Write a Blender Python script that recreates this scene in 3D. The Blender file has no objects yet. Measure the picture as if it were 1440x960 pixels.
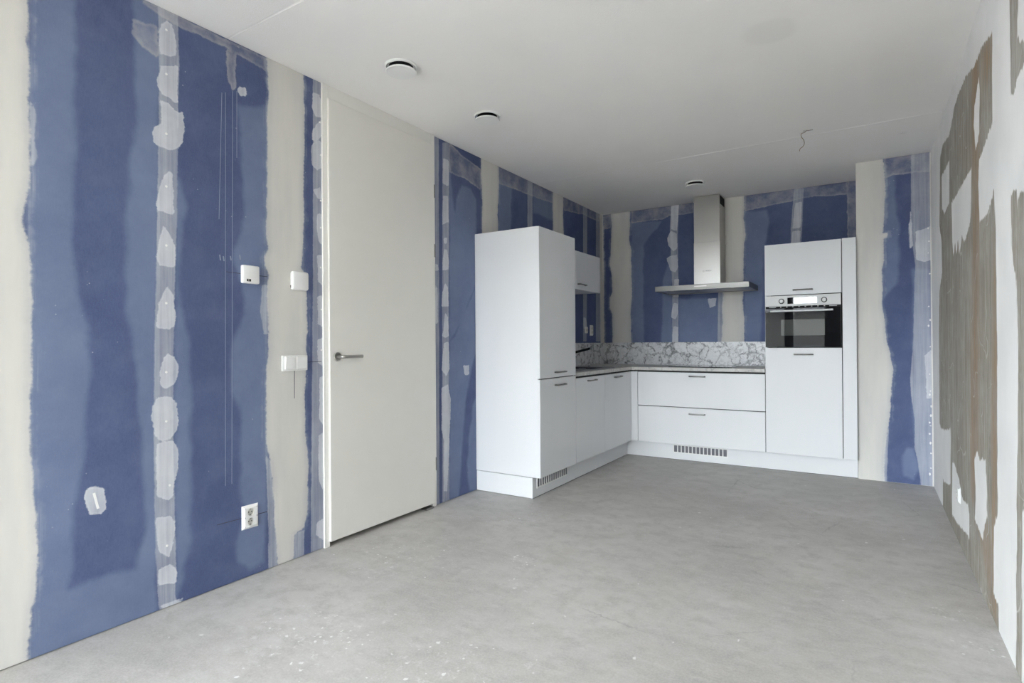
import bpy, bmesh, math, random
import numpy as np
from mathutils import Vector, Matrix

random.seed(7)
C = bpy.context.scene.collection
S = bpy.context.scene

# ------------------------------------------------------------------ camera
F_PX, YAW, PITCH, ROLL, CAM_H = 793.386, 0.56335, 0.00296, -0.00695, 1.13604
_cy, _sy = math.cos(YAW), math.sin(YAW)
FW = Vector((-_sy * math.cos(PITCH), _cy * math.cos(PITCH), math.sin(PITCH)))
_r0 = Vector((_cy, _sy, 0)); _u0 = _r0.cross(FW)
RT = _r0 * math.cos(ROLL) + _u0 * math.sin(ROLL)
UP = -_r0 * math.sin(ROLL) + _u0 * math.cos(ROLL)
cam = bpy.data.cameras.new('camera'); cam.sensor_width = 36; cam.lens = F_PX / 1440 * 36
cam.clip_start = 0.03; cam.clip_end = 300
camo = bpy.data.objects.new('camera', cam); C.objects.link(camo)
camo.matrix_world = Matrix(((RT.x, UP.x, -FW.x, 0), (RT.y, UP.y, -FW.y, 0), (RT.z, UP.z, -FW.z, CAM_H), (0, 0, 0, 1)))
S.camera = camo

# ------------------------------------------------------------------ world, light, exposure
W = bpy.data.worlds.new('overcast_sky'); S.world = W; W.use_nodes = True
bg = W.node_tree.nodes['Background']
bg.inputs[0].default_value = (0.905, 0.942, 1.0, 1); bg.inputs[1].default_value = 3.4
S.view_settings.view_transform = 'Standard'; S.view_settings.look = 'None'
S.view_settings.gamma = 1; S.view_settings.use_curve_mapping = False
S.view_settings.exposure = 3.84
S.cycles.max_bounces = 14; S.cycles.diffuse_bounces = 10; S.cycles.glossy_bounces = 5
S.cycles.transparent_max_bounces = 12
S.cycles.use_denoising = True
S.cycles.sample_clamp_indirect = 8

# ------------------------------------------------------------------ room measures (metres)
XL, XR, YB, YP, H = -2.577, 0.4224, 6.033, 5.4417, 2.6
XPIER = -0.078
YR = -4.4                       # rear (window) wall
XD, XPL, YD, YPL = -2.001, -2.074, 5.39, 5.463   # kitchen front and plinth planes
XW, YC = -6.3, -0.30           # the room is L-shaped: behind the left wall's end it widens to x = XW
WX0, WX1, WZ0, WZ1 = -6.20, 0.40, 0.02, 2.56    # window opening in the rear wall

pl = bpy.data.lights.new('window_portal', 'AREA'); pl.shape = 'RECTANGLE'
pl.size = WX1 - WX0; pl.size_y = WZ1 - WZ0; pl.cycles.is_portal = True
plo = bpy.data.objects.new('window_portal', pl); C.objects.link(plo)
plo.location = ((WX0 + WX1) / 2, YR - 0.02, (WZ0 + WZ1) / 2); plo.rotation_euler = (math.pi / 2, 0, 0)

# ------------------------------------------------------------------ helpers
def thing(name, label, cat, loc=(0, 0, 0), group=None):
    o = bpy.data.objects.new(name, None); C.objects.link(o)
    o.empty_display_size = 0.1; o.location = loc
    o['label'] = label; o['category'] = cat
    if group: o['group'] = group
    return o
def root_loc(o):
    v = Vector((0, 0, 0))
    while o: v += o.location; o = o.parent
    return v
def obj(name, bm, mat, parent=None, smooth=False, label=None):
    me = bpy.data.meshes.new(name)
    bmesh.ops.recalc_face_normals(bm, faces=bm.faces)
    if parent is not None:
        bmesh.ops.translate(bm, verts=bm.verts, vec=-root_loc(parent))
    bm.to_mesh(me); bm.free()
    if smooth:
        me.polygons.foreach_set('use_smooth', [True] * len(me.polygons)); me.set_sharp_from_angle(angle=0.7)
    if mat: me.materials.append(mat)
    o = bpy.data.objects.new(name, me); C.objects.link(o)
    if parent is not None: o.parent = parent
    if label: o['label'] = label
    return o
def struct(name, bm, mat, label=None, cat=None):
    o = obj(name, bm, mat); o['kind'] = 'structure'
    if label: o['label'] = label
    if cat: o['category'] = cat
    return o
def tag(o, label, cat, group=None):
    o['label'] = label; o['category'] = cat
    if group: o['group'] = group
    return o
def NB(): return bmesh.new()
def box(bm, x0, x1, y0, y1, z0, z1, bev=0, seg=1):
    g = bmesh.ops.create_cube(bm, size=1)['verts']
    for v in g:
        v.co = Vector(((x0 + x1) / 2 + v.co.x * (x1 - x0), (y0 + y1) / 2 + v.co.y * (y1 - y0), (z0 + z1) / 2 + v.co.z * (z1 - z0)))
    if bev:
        es = list({e for v in g for e in v.link_edges})
        bmesh.ops.bevel(bm, geom=es, offset=bev, segments=seg, affect='EDGES', profile=0.5)
    return bm
def cyl(bm, p0, p1, r, r2=None, seg=24, cap=True):
    p0, p1 = Vector(p0), Vector(p1); d = p1 - p0
    q = d.to_track_quat('Z', 'Y').to_matrix().to_4x4()
    bmesh.ops.create_cone(bm, cap_ends=cap, segments=seg, radius1=r, radius2=r if r2 is None else r2, depth=d.length,
                          matrix=Matrix.Translation((p0 + p1) / 2) @ q)
    return bm
def lathe(bm, c, axis, prof, seg=32):
    """prof: list of (radius, height along axis); closed when the ends have radius 0"""
    c = Vector(c); q = Vector(axis).to_track_quat('Z', 'Y').to_matrix()
    rings = []
    for r, h in prof:
        if r < 1e-6: rings.append([bm.verts.new(c + q @ Vector((0, 0, h)))])
        else: rings.append([bm.verts.new(c + q @ Vector((r * math.cos(2 * math.pi * k / seg), r * math.sin(2 * math.pi * k / seg), h))) for k in range(seg)])
    for a, b in zip(rings, rings[1:]):
        for k in range(seg):
            k2 = (k + 1) % seg
            if len(a) == 1 and len(b) == 1: continue
            if len(a) == 1: bm.faces.new((a[0], b[k], b[k2]))
            elif len(b) == 1: bm.faces.new((a[k], a[k2], b[0]))
            else: bm.faces.new((a[k], a[k2], b[k2], b[k]))
    return bm
def tube(bm, pts, r, seg=10):
    pts = [Vector(p) for p in pts]; prev = None; n = None
    for i, p in enumerate(pts):
        t = (pts[min(i + 1, len(pts) - 1)] - pts[max(i - 1, 0)]).normalized()
        if n is None:
            n = t.orthogonal().normalized()
        n = (n - t * n.dot(t)).normalized(); b = t.cross(n)
        rr = r[i] if isinstance(r, (list, tuple)) else r
        ring = [bm.verts.new(p + (n * math.cos(2 * math.pi * k / seg) + b * math.sin(2 * math.pi * k / seg)) * rr) for k in range(seg)]
        if prev:
            for k in range(seg): bm.faces.new((prev[k], prev[(k + 1) % seg], ring[(k + 1) % seg], ring[k]))
        else: bm.faces.new(ring[::-1])
        prev = ring
    bm.faces.new(prev)
    return bm
def spline(pts, n=6):
    P = [Vector(p) for p in pts]; out = []
    for i in range(len(P) - 1):
        a, b, c, d = P[max(i - 1, 0)], P[i], P[i + 1], P[min(i + 2, len(P) - 1)]
        for k in range(n):
            t = k / n
            out.append(0.5 * ((2 * b) + (c - a) * t + (2 * a - 5 * b + 4 * c - d) * t * t + (3 * b - a - 3 * c + d) * t ** 3))
    out.append(P[-1]); return out
def ray(u, v): return FW + RT * ((u - 720) / F_PX) + UP * ((480 - v) / F_PX)
def on_x(u, v, X):            # where a sight line of the survey photo meets the plane x = X -> (y, z)
    d = ray(u, v); t = X / d.x; return (d.y * t, CAM_H + d.z * t)
def on_y(u, v, Y):
    d = ray(u, v); t = Y / d.y; return (d.x * t, CAM_H + d.z * t)

# ------------------------------------------------------------------ node helpers
def new_mat(name):
    m = bpy.data.materials.new(name); m.use_nodes = True
    nt = m.node_tree; return m, nt, nt.nodes['Principled BSDF']
def nd(nt, t, ins=None, **props):
    n = nt.nodes.new(t)
    for k, v in props.items(): setattr(n, k, v)
    for k, v in (ins or {}).items():
        s = n.inputs[k]
        if hasattr(v, 'is_linked') or isinstance(v, bpy.types.NodeSocket): nt.links.new(v, s)
        else: s.default_value = v
    return n
def mth(nt, op, a, b=0.0, c=0.0, clamp=False):
    return nd(nt, 'ShaderNodeMath', {0: a, 1: b, 2: c}, operation=op, use_clamp=clamp).outputs[0]
def mixc(nt, f, a, b, mode='MIX'):
    n = nd(nt, 'ShaderNodeMix', {0: f}, data_type='RGBA', blend_type=mode)
    for i, v in ((6, a), (7, b)):
        if isinstance(v, bpy.types.NodeSocket): nt.links.new(v, n.inputs[i])
        else: n.inputs[i].default_value = (*v, 1)
    return n.outputs[2]
def smooth(nt, v, lo, hi, to0=0.0, to1=1.0):
    return nd(nt, 'ShaderNodeMapRange', {0: v, 1: lo, 2: hi, 3: to0, 4: to1}, interpolation_type='SMOOTHSTEP').outputs[0]
def pos(nt, scale=(1, 1, 1)):
    g = nd(nt, 'ShaderNodeNewGeometry').outputs['Position']
    if scale == (1, 1, 1): return g
    return nd(nt, 'ShaderNodeVectorMath', {0: g, 1: scale}, operation='MULTIPLY').outputs[0]
def noise(nt, vec, scale, detail=3, rough=0.55, dist=0.0):
    return nd(nt, 'ShaderNodeTexNoise', {'Vector': vec, 'Scale': scale, 'Detail': detail, 'Roughness': rough, 'Distortion': dist}).outputs[0]
def attr(nt, name):
    return nd(nt, 'ShaderNodeAttribute', attribute_name=name).outputs['Fac']
def bump(nt, bsdf, h, strength, dist=0.002):
    b = nd(nt, 'ShaderNodeBump', {'Height': h, 'Strength': strength, 'Distance': dist})
    nt.links.new(b.outputs[0], bsdf.inputs['Normal'])
def plain(name, col, rough=0.5, metal=0.0, spec=0.5, var=0.0, vscale=8, grain=0.0, gscale=(1, 1, 1), gs=60, coat=0.0):
    m, nt, b = new_mat(name)
    b.inputs['Base Color'].default_value = (*col, 1); b.inputs['Roughness'].default_value = rough
    b.inputs['Metallic'].default_value = metal; b.inputs['Specular IOR Level'].default_value = spec
    b.inputs['Coat Weight'].default_value = coat
    n = noise(nt, pos(nt, gscale), vscale, 4)
    f = mth(nt, 'MULTIPLY', smooth(nt, n, 0.3, 0.7), var if var else 0.04)
    nt.links.new(mixc(nt, f, col, tuple(c * 0.7 for c in col)), b.inputs['Base Color'])
    if grain:
        bump(nt, b, noise(nt, pos(nt, gscale), gs, 3), grain, 0.001)
    return m

# ------------------------------------------------------------------ materials
def board_mat():
    m, nt, b = new_mat('blue_plasterboard_with_filler')
    P = pos(nt)
    n1 = mth(nt, 'SUBTRACT', noise(nt, P, 14, 3), 0.5); n2 = mth(nt, 'SUBTRACT', noise(nt, P, 75, 3, 0.65), 0.5)
    jit = mth(nt, 'ADD', mth(nt, 'MULTIPLY', n1, 0.018), mth(nt, 'MULTIPLY', n2, 0.016))
    jits = mth(nt, 'MULTIPLY', jit, 0.5)
    soft = mth(nt, 'MULTIPLY', mth(nt, 'SUBTRACT', noise(nt, P, 5, 3), 0.5), 0.06)
    vs = noise(nt, pos(nt, (48, 48, 1.3)), 1.0, 4, 0.7)         # long vertical trowel streaks
    cloud = noise(nt, P, 2.3, 5, 0.6); patch = noise(nt, P, 9, 5, 0.65); fine = noise(nt, P, 170, 2)
    weave = noise(nt, pos(nt, (320, 320, 60)), 1.0, 2)
    blue = mixc(nt, smooth(nt, cloud, 0.3, 0.7), (0.073, 0.097, 0.208), (0.094, 0.123, 0.242))
    blue = mixc(nt, mth(nt, 'MULTIPLY', smooth(nt, patch, 0.4, 0.75), 0.22), blue, (0.165, 0.20, 0.32))
    blue = mixc(nt, mth(nt, 'MULTIPLY', smooth(nt, mth(nt, 'ADD', mth(nt, 'MULTIPLY', fine, 0.5), mth(nt, 'MULTIPLY', weave, 0.5)), 0.35, 0.65), 0.13), blue, (0.22, 0.265, 0.38))
    wash = attr(nt, 'wash')
    wf = smooth(nt, mth(nt, 'ADD', wash, mth(nt, 'ADD', jits, soft)), -0.016, 0.018)
    wf = mth(nt, 'MULTIPLY', wf, mth(nt, 'ADD', mth(nt, 'MULTIPLY_ADD', cloud, 0.5, 0.25), mth(nt, 'MULTIPLY', patch, 0.35)), clamp=True)
    col = mixc(nt, mth(nt, 'MULTIPLY', wf, 0.72), blue, (0.24, 0.298, 0.435))
    # speckled dried splashes
    vor = nd(nt, 'ShaderNodeTexVoronoi', {'Vector': P, 'Scale': 26.0}).outputs['Distance']
    sp = mth(nt, 'MULTIPLY', smooth(nt, vor, 0.085, 0.05), smooth(nt, noise(nt, P, 2.6, 2), 0.56, 0.64))
    col = mixc(nt, mth(nt, 'MULTIPLY', sp, 0.5), col, (0.6, 0.63, 0.68))
    # thin filler beside the cream bands
    cream = mth(nt, 'ADD', attr(nt, 'cream'), jit)
    halo = smooth(nt, mth(nt, 'ADD', cream, mth(nt, 'MULTIPLY', n1, 0.06)), -0.026, 0.002)
    col = mixc(nt, mth(nt, 'MULTIPLY', halo, mth(nt, 'MULTIPLY_ADD', smooth(nt, vs, 0.35, 0.7), 0.38, 0.04)), col, (0.52, 0.56, 0.62))
    # grey smears under the ceiling: patchy, see-through, with a heavier drag edge
    sm = mth(nt, 'ADD', attr(nt, 'smear'), mth(nt, 'ADD', jit, mth(nt, 'MULTIPLY', soft, 0.6)))
    sf = smooth(nt, sm, -0.003, 0.006)
    srim = mth(nt, 'MULTIPLY', smooth(nt, sm, 0.020, 0.004), 0.22)
    sfa = mth(nt, 'MULTIPLY', sf, mth(nt, 'ADD', mth(nt, 'MULTIPLY_ADD', smooth(nt, patch, 0.3, 0.75), 0.42, 0.10), srim))
    col = mixc(nt, sfa, col, (0.50, 0.485, 0.485))
    # see-through joint tape
    tp = smooth(nt, mth(nt, 'ADD', attr(nt, 'tape'), jits), -0.003, 0.004)
    tp = mth(nt, 'MULTIPLY', tp, mth(nt, 'MULTIPLY_ADD', smooth(nt, vs, 0.3, 0.72), 0.28, 0.36))
    tp = mth(nt, 'MULTIPLY', tp, mth(nt, 'ADD', mth(nt, 'MULTIPLY_ADD', cloud, 0.6, 0.36), mth(nt, 'MULTIPLY', patch, 0.5)))
    col = mixc(nt, tp, col, (0.58, 0.595, 0.63))
    # dabs of filler over the screws
    dab = mth(nt, 'ADD', attr(nt, 'dab'), mth(nt, 'MULTIPLY', jit, 0.9))
    df = smooth(nt, dab, -0.002, 0.004)
    rim = mth(nt, 'MULTIPLY', smooth(nt, dab, 0.010, 0.002), 0.10)
    dfa = mth(nt, 'MULTIPLY', df, mth(nt, 'ADD', mth(nt, 'ADD', mth(nt, 'MULTIPLY_ADD', smooth(nt, vs, 0.3, 0.7), 0.16, 0.30), mth(nt, 'MULTIPLY', patch, 0.45)), rim))
    col = mixc(nt, dfa, col, (0.70, 0.715, 0.745))
    cf = smooth(nt, cream, -0.003, 0.008)
    cc = mixc(nt, smooth(nt, noise(nt, pos(nt, (6, 6, 1.2)), 1.4, 4), 0.32, 0.7), (0.70, 0.682, 0.642), (0.63, 0.62, 0.596))
    cc = mixc(nt, mth(nt, 'MULTIPLY', smooth(nt, vs, 0.60, 0.8), 0.16), cc, (0.45, 0.47, 0.53))
    cfm = mth(nt, 'MULTIPLY', cf, mth(nt, 'MULTIPLY_ADD', smooth(nt, cream, -0.004, 0.040), 0.20, 0.78))
    col = mixc(nt, cfm, col, cc)
    nt.links.new(col, b.inputs['Base Color'])
    b.inputs['Roughness'].default_value = 0.85; b.inputs['Specular IOR Level'].default_value = 0.2
    hgt = mth(nt, 'ADD', mth(nt, 'ADD', mth(nt, 'MULTIPLY', cf, 0.6), mth(nt, 'MULTIPLY', df, 0.5)), mth(nt, 'MULTIPLY', fine, 0.12))
    bump(nt, b, hgt, 0.22, 0.002)
    return m
def cement_mat():
    m, nt, b = new_mat('brown_grey_wall_with_white_skim')
    P = pos(nt)
    st = noise(nt, pos(nt, (24, 24, 0.8)), 1.0, 6, 0.72); st2 = noise(nt, pos(nt, (170, 170, 5)), 1.0, 4, 0.65)
    n1 = mth(nt, 'SUBTRACT', noise(nt, P, 16, 3), 0.5)
    rag = mth(nt, 'MULTIPLY', mth(nt, 'SUBTRACT', noise(nt, pos(nt, (60, 60, 5)), 1.0, 2), 0.5), 0.05)
    blot = noise(nt, P, 3.5, 6, 0.7)
    base = mixc(nt, smooth(nt, st, 0.25, 0.75), (0.235, 0.212, 0.172), (0.42, 0.39, 0.342))
    base = mixc(nt, mth(nt, 'MULTIPLY', smooth(nt, blot, 0.40, 0.66), 0.55), base, (0.44, 0.43, 0.405))
    base = mixc(nt, mth(nt, 'MULTIPLY', smooth(nt, st2, 0.52, 0.68), 0.6), base, (0.56, 0.54, 0.50))
    base = mixc(nt, mth(nt, 'MULTIPLY', smooth(nt, st2, 0.48, 0.34), 0.65), base, (0.20, 0.18, 0.145))
    rust = attr(nt, 'rust')
    rf = mth(nt, 'MULTIPLY', smooth(nt, mth(nt, 'ADD', rust, mth(nt, 'MULTIPLY', mth(nt, 'SUBTRACT', st, 0.5), 0.55)), -0.03, 0.08), smooth(nt, st2, 0.36, 0.60))
    base = mixc(nt, mth(nt, 'MULTIPLY', rf, 0.75), base, (0.32, 0.185, 0.085))
    scr = nd(nt, 'ShaderNodeTexVoronoi', {'Vector': nd(nt, 'ShaderNodeVectorMath', {0: P, 1: nd(nt, 'ShaderNodeVectorMath', {0: nd(nt, 'ShaderNodeTexNoise', {'Vector': P, 'Scale': 3.0}).outputs['Color'], 3: 0.5}, operation='SCALE').outputs[0]}, operation='ADD').outputs[0], 'Scale': 3.0}, feature='DISTANCE_TO_EDGE').outputs['Distance']
    base = mixc(nt, mth(nt, 'MULTIPLY', mth(nt, 'MULTIPLY', smooth(nt, scr, 0.016, 0.003), smooth(nt, noise(nt, P, 4, 2), 0.5, 0.62)), 0.5), base, (0.66, 0.65, 0.62))
    w = mth(nt, 'ADD', mth(nt, 'ADD', attr(nt, 'skim'), rag), mth(nt, 'MULTIPLY', n1, 0.012))
    wf = smooth(nt, w, -0.002, 0.006)
    wc = mixc(nt, smooth(nt, noise(nt, P, 2.2, 5), 0.3, 0.7), (0.89, 0.885, 0.88), (0.80, 0.80, 0.80))
    wc = mixc(nt, mth(nt, 'MULTIPLY', smooth(nt, st, 0.56, 0.8), 0.3), wc, (0.68, 0.685, 0.69))
    nt.links.new(mixc(nt, mth(nt, 'MULTIPLY', wf, 0.95), base, wc), b.inputs['Base Color'])
    b.inputs['Roughness'].default_value = 0.85; b.inputs['Specular IOR Level'].default_value = 0.2
    bump(nt, b, mth(nt, 'ADD', wf, mth(nt, 'MULTIPLY', st2, 0.35)), 0.3, 0.002)
    return m
def floor_mat():
    m, nt, b = new_mat('dusty_bare_screed')
    P = pos(nt)
    a = noise(nt, P, 1.1, 6, 0.62); c = noise(nt, P, 9, 6, 0.7); d = noise(nt, P, 120, 3, 0.6)
    brush = noise(nt, pos(nt, (9, 24, 1)), 1.0, 6, 0.75, 0.6)
    col = mixc(nt, smooth(nt, a, 0.32, 0.68), (0.40, 0.384, 0.367), (0.54, 0.522, 0.502))
    col = mixc(nt, mth(nt, 'MULTIPLY', smooth(nt, c, 0.42, 0.68), 0.68), col, (0.365, 0.355, 0.335))
    col = mixc(nt, mth(nt, 'MULTIPLY', smooth(nt, brush, 0.45, 0.75), 0.32), col, (0.65, 0.642, 0.625))
    col = mixc(nt, mth(nt, 'MULTIPLY', smooth(nt, d, 0.35, 0.7), 0.3), col, (0.63, 0.622, 0.605))
    br = noise(nt, P, 3.1, 4, 0.6)
    col = mixc(nt, mth(nt, 'MULTIPLY', smooth(nt, br, 0.60, 0.74), 0.28), col, (0.44, 0.40, 0.335))
    # plaster splashes: clusters where the walls were filled
    tot = None
    for (x, y, r, s) in ((-1.53, 2.52, .16, 1), (-1.39, 2.27, .14, 1), (-1.04, 1.73, .07, .9), (-1.85, 1.47, .42, .9), (-1.30, 1.50, .4, .7),
                         (.28, 2.95, .13, .9), (.33, 2.66, .16, .9), (-.12, 2.9, .16, .6), (-2.1, 2.2, .5, .55), (-.6, 3.5, .5, .35), (-1.9, 3.1, .2, .6)):
        dx = nd(nt, 'ShaderNodeVectorMath', {0: P, 1: (x, y, 0)}, operation='DISTANCE').outputs['Value']
        f = smooth(nt, dx, r, r * 0.1, 0.0, s)
        tot = f if tot is None else mth(nt, 'MAXIMUM', tot, f)
    v1 = nd(nt, 'ShaderNodeTexVoronoi', {'Vector': nd(nt, 'ShaderNodeVectorMath', {0: P, 1: nd(nt, 'ShaderNodeTexNoise', {'Vector': P, 'Scale': 30.0}).outputs['Color']}, operation='MULTIPLY_ADD').outputs[0], 'Scale': 34.0})
    n = v1.inputs['Vector'].links[0].from_node
    n.inputs[0].default_value = (0, 0, 0)
    vadd = nd(nt, 'ShaderNodeVectorMath', {0: P, 1: nd(nt, 'ShaderNodeVectorMath', {0: nd(nt, 'ShaderNodeTexNoise', {'Vector': P, 'Scale': 40.0}).outputs['Color'], 3: 0.03}, operation='SCALE').outputs[0]}, operation='ADD').outputs[0]
    nt.links.new(vadd, v1.inputs['Vector'])
    cell = v1.outputs['Color']
    keep = nd(nt, 'ShaderNodeSeparateColor', {0: cell}).outputs[0]
    dens = mth(nt, 'ADD', mth(nt, 'MULTIPLY', tot, 0.5), 0.016)
    on = mth(nt, 'LESS_THAN', keep, dens)
    rad = mth(nt, 'MULTIPLY_ADD', nd(nt, 'ShaderNodeSeparateColor', {0: cell}).outputs[1], 0.22, 0.02)
    spot = mth(nt, 'MULTIPLY', on, smooth(nt, mth(nt, 'SUBTRACT', v1.outputs['Distance'], rad), 0.06, -0.03))
    col = mixc(nt, mth(nt, 'MULTIPLY', spot, 0.62), col, (0.88, 0.88, 0.87))
    dust = mth(nt, 'MULTIPLY', smooth(nt, noise(nt, P, 26, 6, 0.8), 0.52, 0.70), mth(nt, 'ADD', mth(nt, 'MULTIPLY', tot, 0.5), 0.13))
    col = mixc(nt, dust, col, (0.84, 0.84, 0.83))
    # scuffs and hairlines
    w = nd(nt, 'ShaderNodeTexVoronoi', {'Vector': vadd, 'Scale': 1.15}, feature='DISTANCE_TO_EDGE').outputs['Distance']
    cr = mth(nt, 'MULTIPLY', smooth(nt, w, 0.006, 0.0015), smooth(nt, noise(nt, P, 1.7, 2), 0.52, 0.66))
    col = mixc(nt, mth(nt, 'MULTIPLY', cr, 0.35), col, (0.22, 0.215, 0.205))
    nt.links.new(col, b.inputs['Base Color'])
    b.inputs['Specular IOR Level'].default_value = 0.35
    nt.links.new(mth(nt, 'MULTIPLY_ADD', c, 0.3, 0.42), b.inputs['Roughness'])
    bump(nt, b, mth(nt, 'ADD', c, mth(nt, 'MULTIPLY', d, 0.4)), 0.10, 0.003)
    return m
def marble_mat(name, light, mid, dark, amount, rough):
    m, nt, b = new_mat(name)
    P = pos(nt)
    off = nd(nt, 'ShaderNodeVectorMath', {0: nd(nt, 'ShaderNodeTexNoise', {'Vector': P, 'Scale': 7.0, 'Detail': 6.0, 'Roughness': 0.65}).outputs['Color'], 3: 0.22}, operation='SCALE').outputs[0]
    Q = nd(nt, 'ShaderNodeVectorMath', {0: P, 1: off}, operation='ADD').outputs[0]
    wob = mth(nt, 'MULTIPLY', mth(nt, 'SUBTRACT', noise(nt, P, 30, 4, 0.7), 0.5), 0.30)
    v = nd(nt, 'ShaderNodeTexVoronoi', {'Vector': Q, 'Scale': 7.5}, feature='DISTANCE_TO_EDGE').outputs['Distance']
    v2 = nd(nt, 'ShaderNodeTexVoronoi', {'Vector': Q, 'Scale': 21.0}, feature='DISTANCE_TO_EDGE').outputs['Distance']
    k = noise(nt, P, 5.5, 5, 0.65)
    vein = mth(nt, 'MULTIPLY', smooth(nt, mth(nt, 'ADD', v, wob), 0.10, -0.03), smooth(nt, k, 0.28, 0.50))
    vein2 = mth(nt, 'MULTIPLY', smooth(nt, mth(nt, 'ADD', v2, wob), 0.10, -0.02), smooth(nt, noise(nt, P, 8, 4), 0.36, 0.62))
    blot = smooth(nt, noise(nt, Q, 15, 6, 0.7), 0.50, 0.70)
    col = mixc(nt, smooth(nt, k, 0.3, 0.75), light, mid)
    col = mixc(nt, mth(nt, 'MULTIPLY', blot, 0.42 * amount), col, tuple(c * 2.6 for c in dark))
    col = mixc(nt, mth(nt, 'MULTIPLY', vein2, 0.55 * amount), col, tuple(c * 1.6 for c in dark))
    col = mixc(nt, mth(nt, 'MULTIPLY', vein, 0.85 * amount), col, dark)
    nt.links.new(col, b.inputs['Base Color']); b.inputs['Roughness'].default_value = rough
    return m
def ceiling_mat():
    m, nt, b = new_mat('white_sprayed_ceiling')
    P = pos(nt)
    col = mixc(nt, smooth(nt, noise(nt, P, 1.2, 3), 0.3, 0.7), (0.885, 0.868, 0.855), (0.855, 0.838, 0.825))
    for (x, y, r, s) in ((-0.382, 2.913, 0.155, 0.10), (0.218, 4.845, 0.06, 0.22)):    # two old damp marks
        dd = nd(nt, 'ShaderNodeVectorMath', {0: P, 1: (x, y, 2.6)}, operation='DISTANCE').outputs['Value']
        col = mixc(nt, smooth(nt, mth(nt, 'ADD', dd, mth(nt, 'MULTIPLY', noise(nt, P, 14, 2), 0.03)), r, r - 0.05, 0, s), col, (0.46, 0.45, 0.44))
    nt.links.new(col, b.inputs['Base Color']); b.inputs['Roughness'].default_value = 0.9
    b.inputs['Specular IOR Level'].default_value = 0.15
    bump(nt, b, noise(nt, P, 130, 3, 0.7), 0.35, 0.004)
    return m
def brushed(name, col, rough):
    m, nt, b = new_mat(name)
    b.inputs['Base Color'].default_value = (*col, 1); b.inputs['Metallic'].default_value = 1
    n = noise(nt, pos(nt, (4, 4, 260)), 1.0, 3)
    nt.links.new(mth(nt, 'MULTIPLY_ADD', n, 0.12, rough - 0.06), b.inputs['Roughness'])
    bump(nt, b, n, 0.04, 0.0005)
    return m
def glass_pane():
    m, nt, b = new_mat('window_glass')
    out = [n for n in nt.nodes if n.type == 'OUTPUT_MATERIAL'][0]
    tr = nd(nt, 'ShaderNodeBsdfTransparent', {0: (0.96, 0.98, 0.97, 1)}); gl = nd(nt, 'ShaderNodeBsdfGlossy', {'Roughness': 0.0})
    fr = nd(nt, 'ShaderNodeFresnel', {0: 1.45})
    mx = nd(nt, 'ShaderNodeMixShader', {0: fr.outputs[0], 1: tr.outputs[0], 2: gl.outputs[0]})
    nt.links.new(mx.outputs[0], out.inputs[0]); return m

M = {}
M['board'] = board_mat(); M['cement'] = cement_mat(); M['floor'] = floor_mat(); M['ceil'] = ceiling_mat()
M['splash'] = marble_mat('white_marble_splashback', (0.76, 0.77, 0.79), (0.66, 0.67, 0.69), (0.09, 0.095, 0.11), 1.0, 0.3)
M['top'] = marble_mat('grey_marble_worktop', (0.60, 0.595, 0.575), (0.50, 0.49, 0.47), (0.20, 0.195, 0.185), 0.55, 0.45)
M['white'] = plain('white_foil_cabinet', (0.74, 0.752, 0.775), 0.42, grain=0.10, gscale=(1, 1, 0.05), gs=110, spec=0.4)
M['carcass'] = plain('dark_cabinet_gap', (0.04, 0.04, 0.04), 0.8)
M['door'] = plain('cream_white_door_paint', (0.80, 0.785, 0.745), 0.45, spec=0.35)
M['frame'] = plain('cream_white_frame_paint', (0.83, 0.82, 0.785), 0.38, spec=0.45)
M['plastic'] = plain('white_plastic', (0.82, 0.82, 0.81), 0.35)
M['plasticgrey'] = plain('shaded_grey_plastic', (0.62, 0.61, 0.58), 0.45)
M['black'] = plain('matt_black', (0.012, 0.012, 0.013), 0.6, spec=0.12)
M['dark'] = plain('dark_slot', (0.05, 0.05, 0.055), 0.7)
M['slot'] = plain('grille_shadow', (0.17, 0.17, 0.19), 0.8)
M['blackglass'] = plain('black_glass', (0.006, 0.006, 0.008), 0.02, spec=0.5)
M['innerglass'] = plain('oven_inner_glass', (0.07, 0.075, 0.07), 0.015, spec=1.0)
M['steel'] = brushed('brushed_steel', (0.45, 0.44, 0.425), 0.33)
M['steelcanopy'] = brushed('satin_steel_canopy', (0.25, 0.245, 0.235), 0.40)
M['steelbright'] = plain('bright_satin_steel', (0.58, 0.58, 0.58), 0.22, spec=0.22)
M['steeldark'] = brushed('dull_steel_filter', (0.36, 0.36, 0.37), 0.42)
M['nickel'] = brushed('brushed_nickel', (0.30, 0.295, 0.285), 0.36)
M['satin'] = brushed('satin_nickel_lever', (0.50, 0.485, 0.46), 0.32)
M['chrome'] = brushed('chrome', (0.85, 0.86, 0.87), 0.10)
M['copper'] = plain('brown_wire_sheath', (0.23, 0.16, 0.085), 0.5)
M['blue_wire'] = plain('grey_wire_sheath', (0.22, 0.21, 0.18), 0.5)
M['chip'] = plain('white_filler_chip', (0.84, 0.84, 0.83), 0.8)
M['pencil'] = plain('pencil_mark', (0.05, 0.055, 0.09), 0.8)
M['chalk'] = plain('scratch_mark', (0.27, 0.31, 0.41), 0.9)
M['wallplain'] = plain('cream_wall', (0.82, 0.80, 0.76), 0.85, var=0.1, vscale=2)
M['anth'] = plain('anthracite_window_frame', (0.035, 0.037, 0.04), 0.4)
M['pane'] = glass_pane()
M['ground'] = plain('grey_paving', (0.56, 0.512, 0.47), 0.9, var=0.2, vscale=0.4)
M['brick'] = plain('grey_brick', (0.034, 0.033, 0.031), 0.85, var=0.6, vscale=1.2)
M['roof'] = plain('dark_roof', (0.09, 0.09, 0.095), 0.8)

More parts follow.
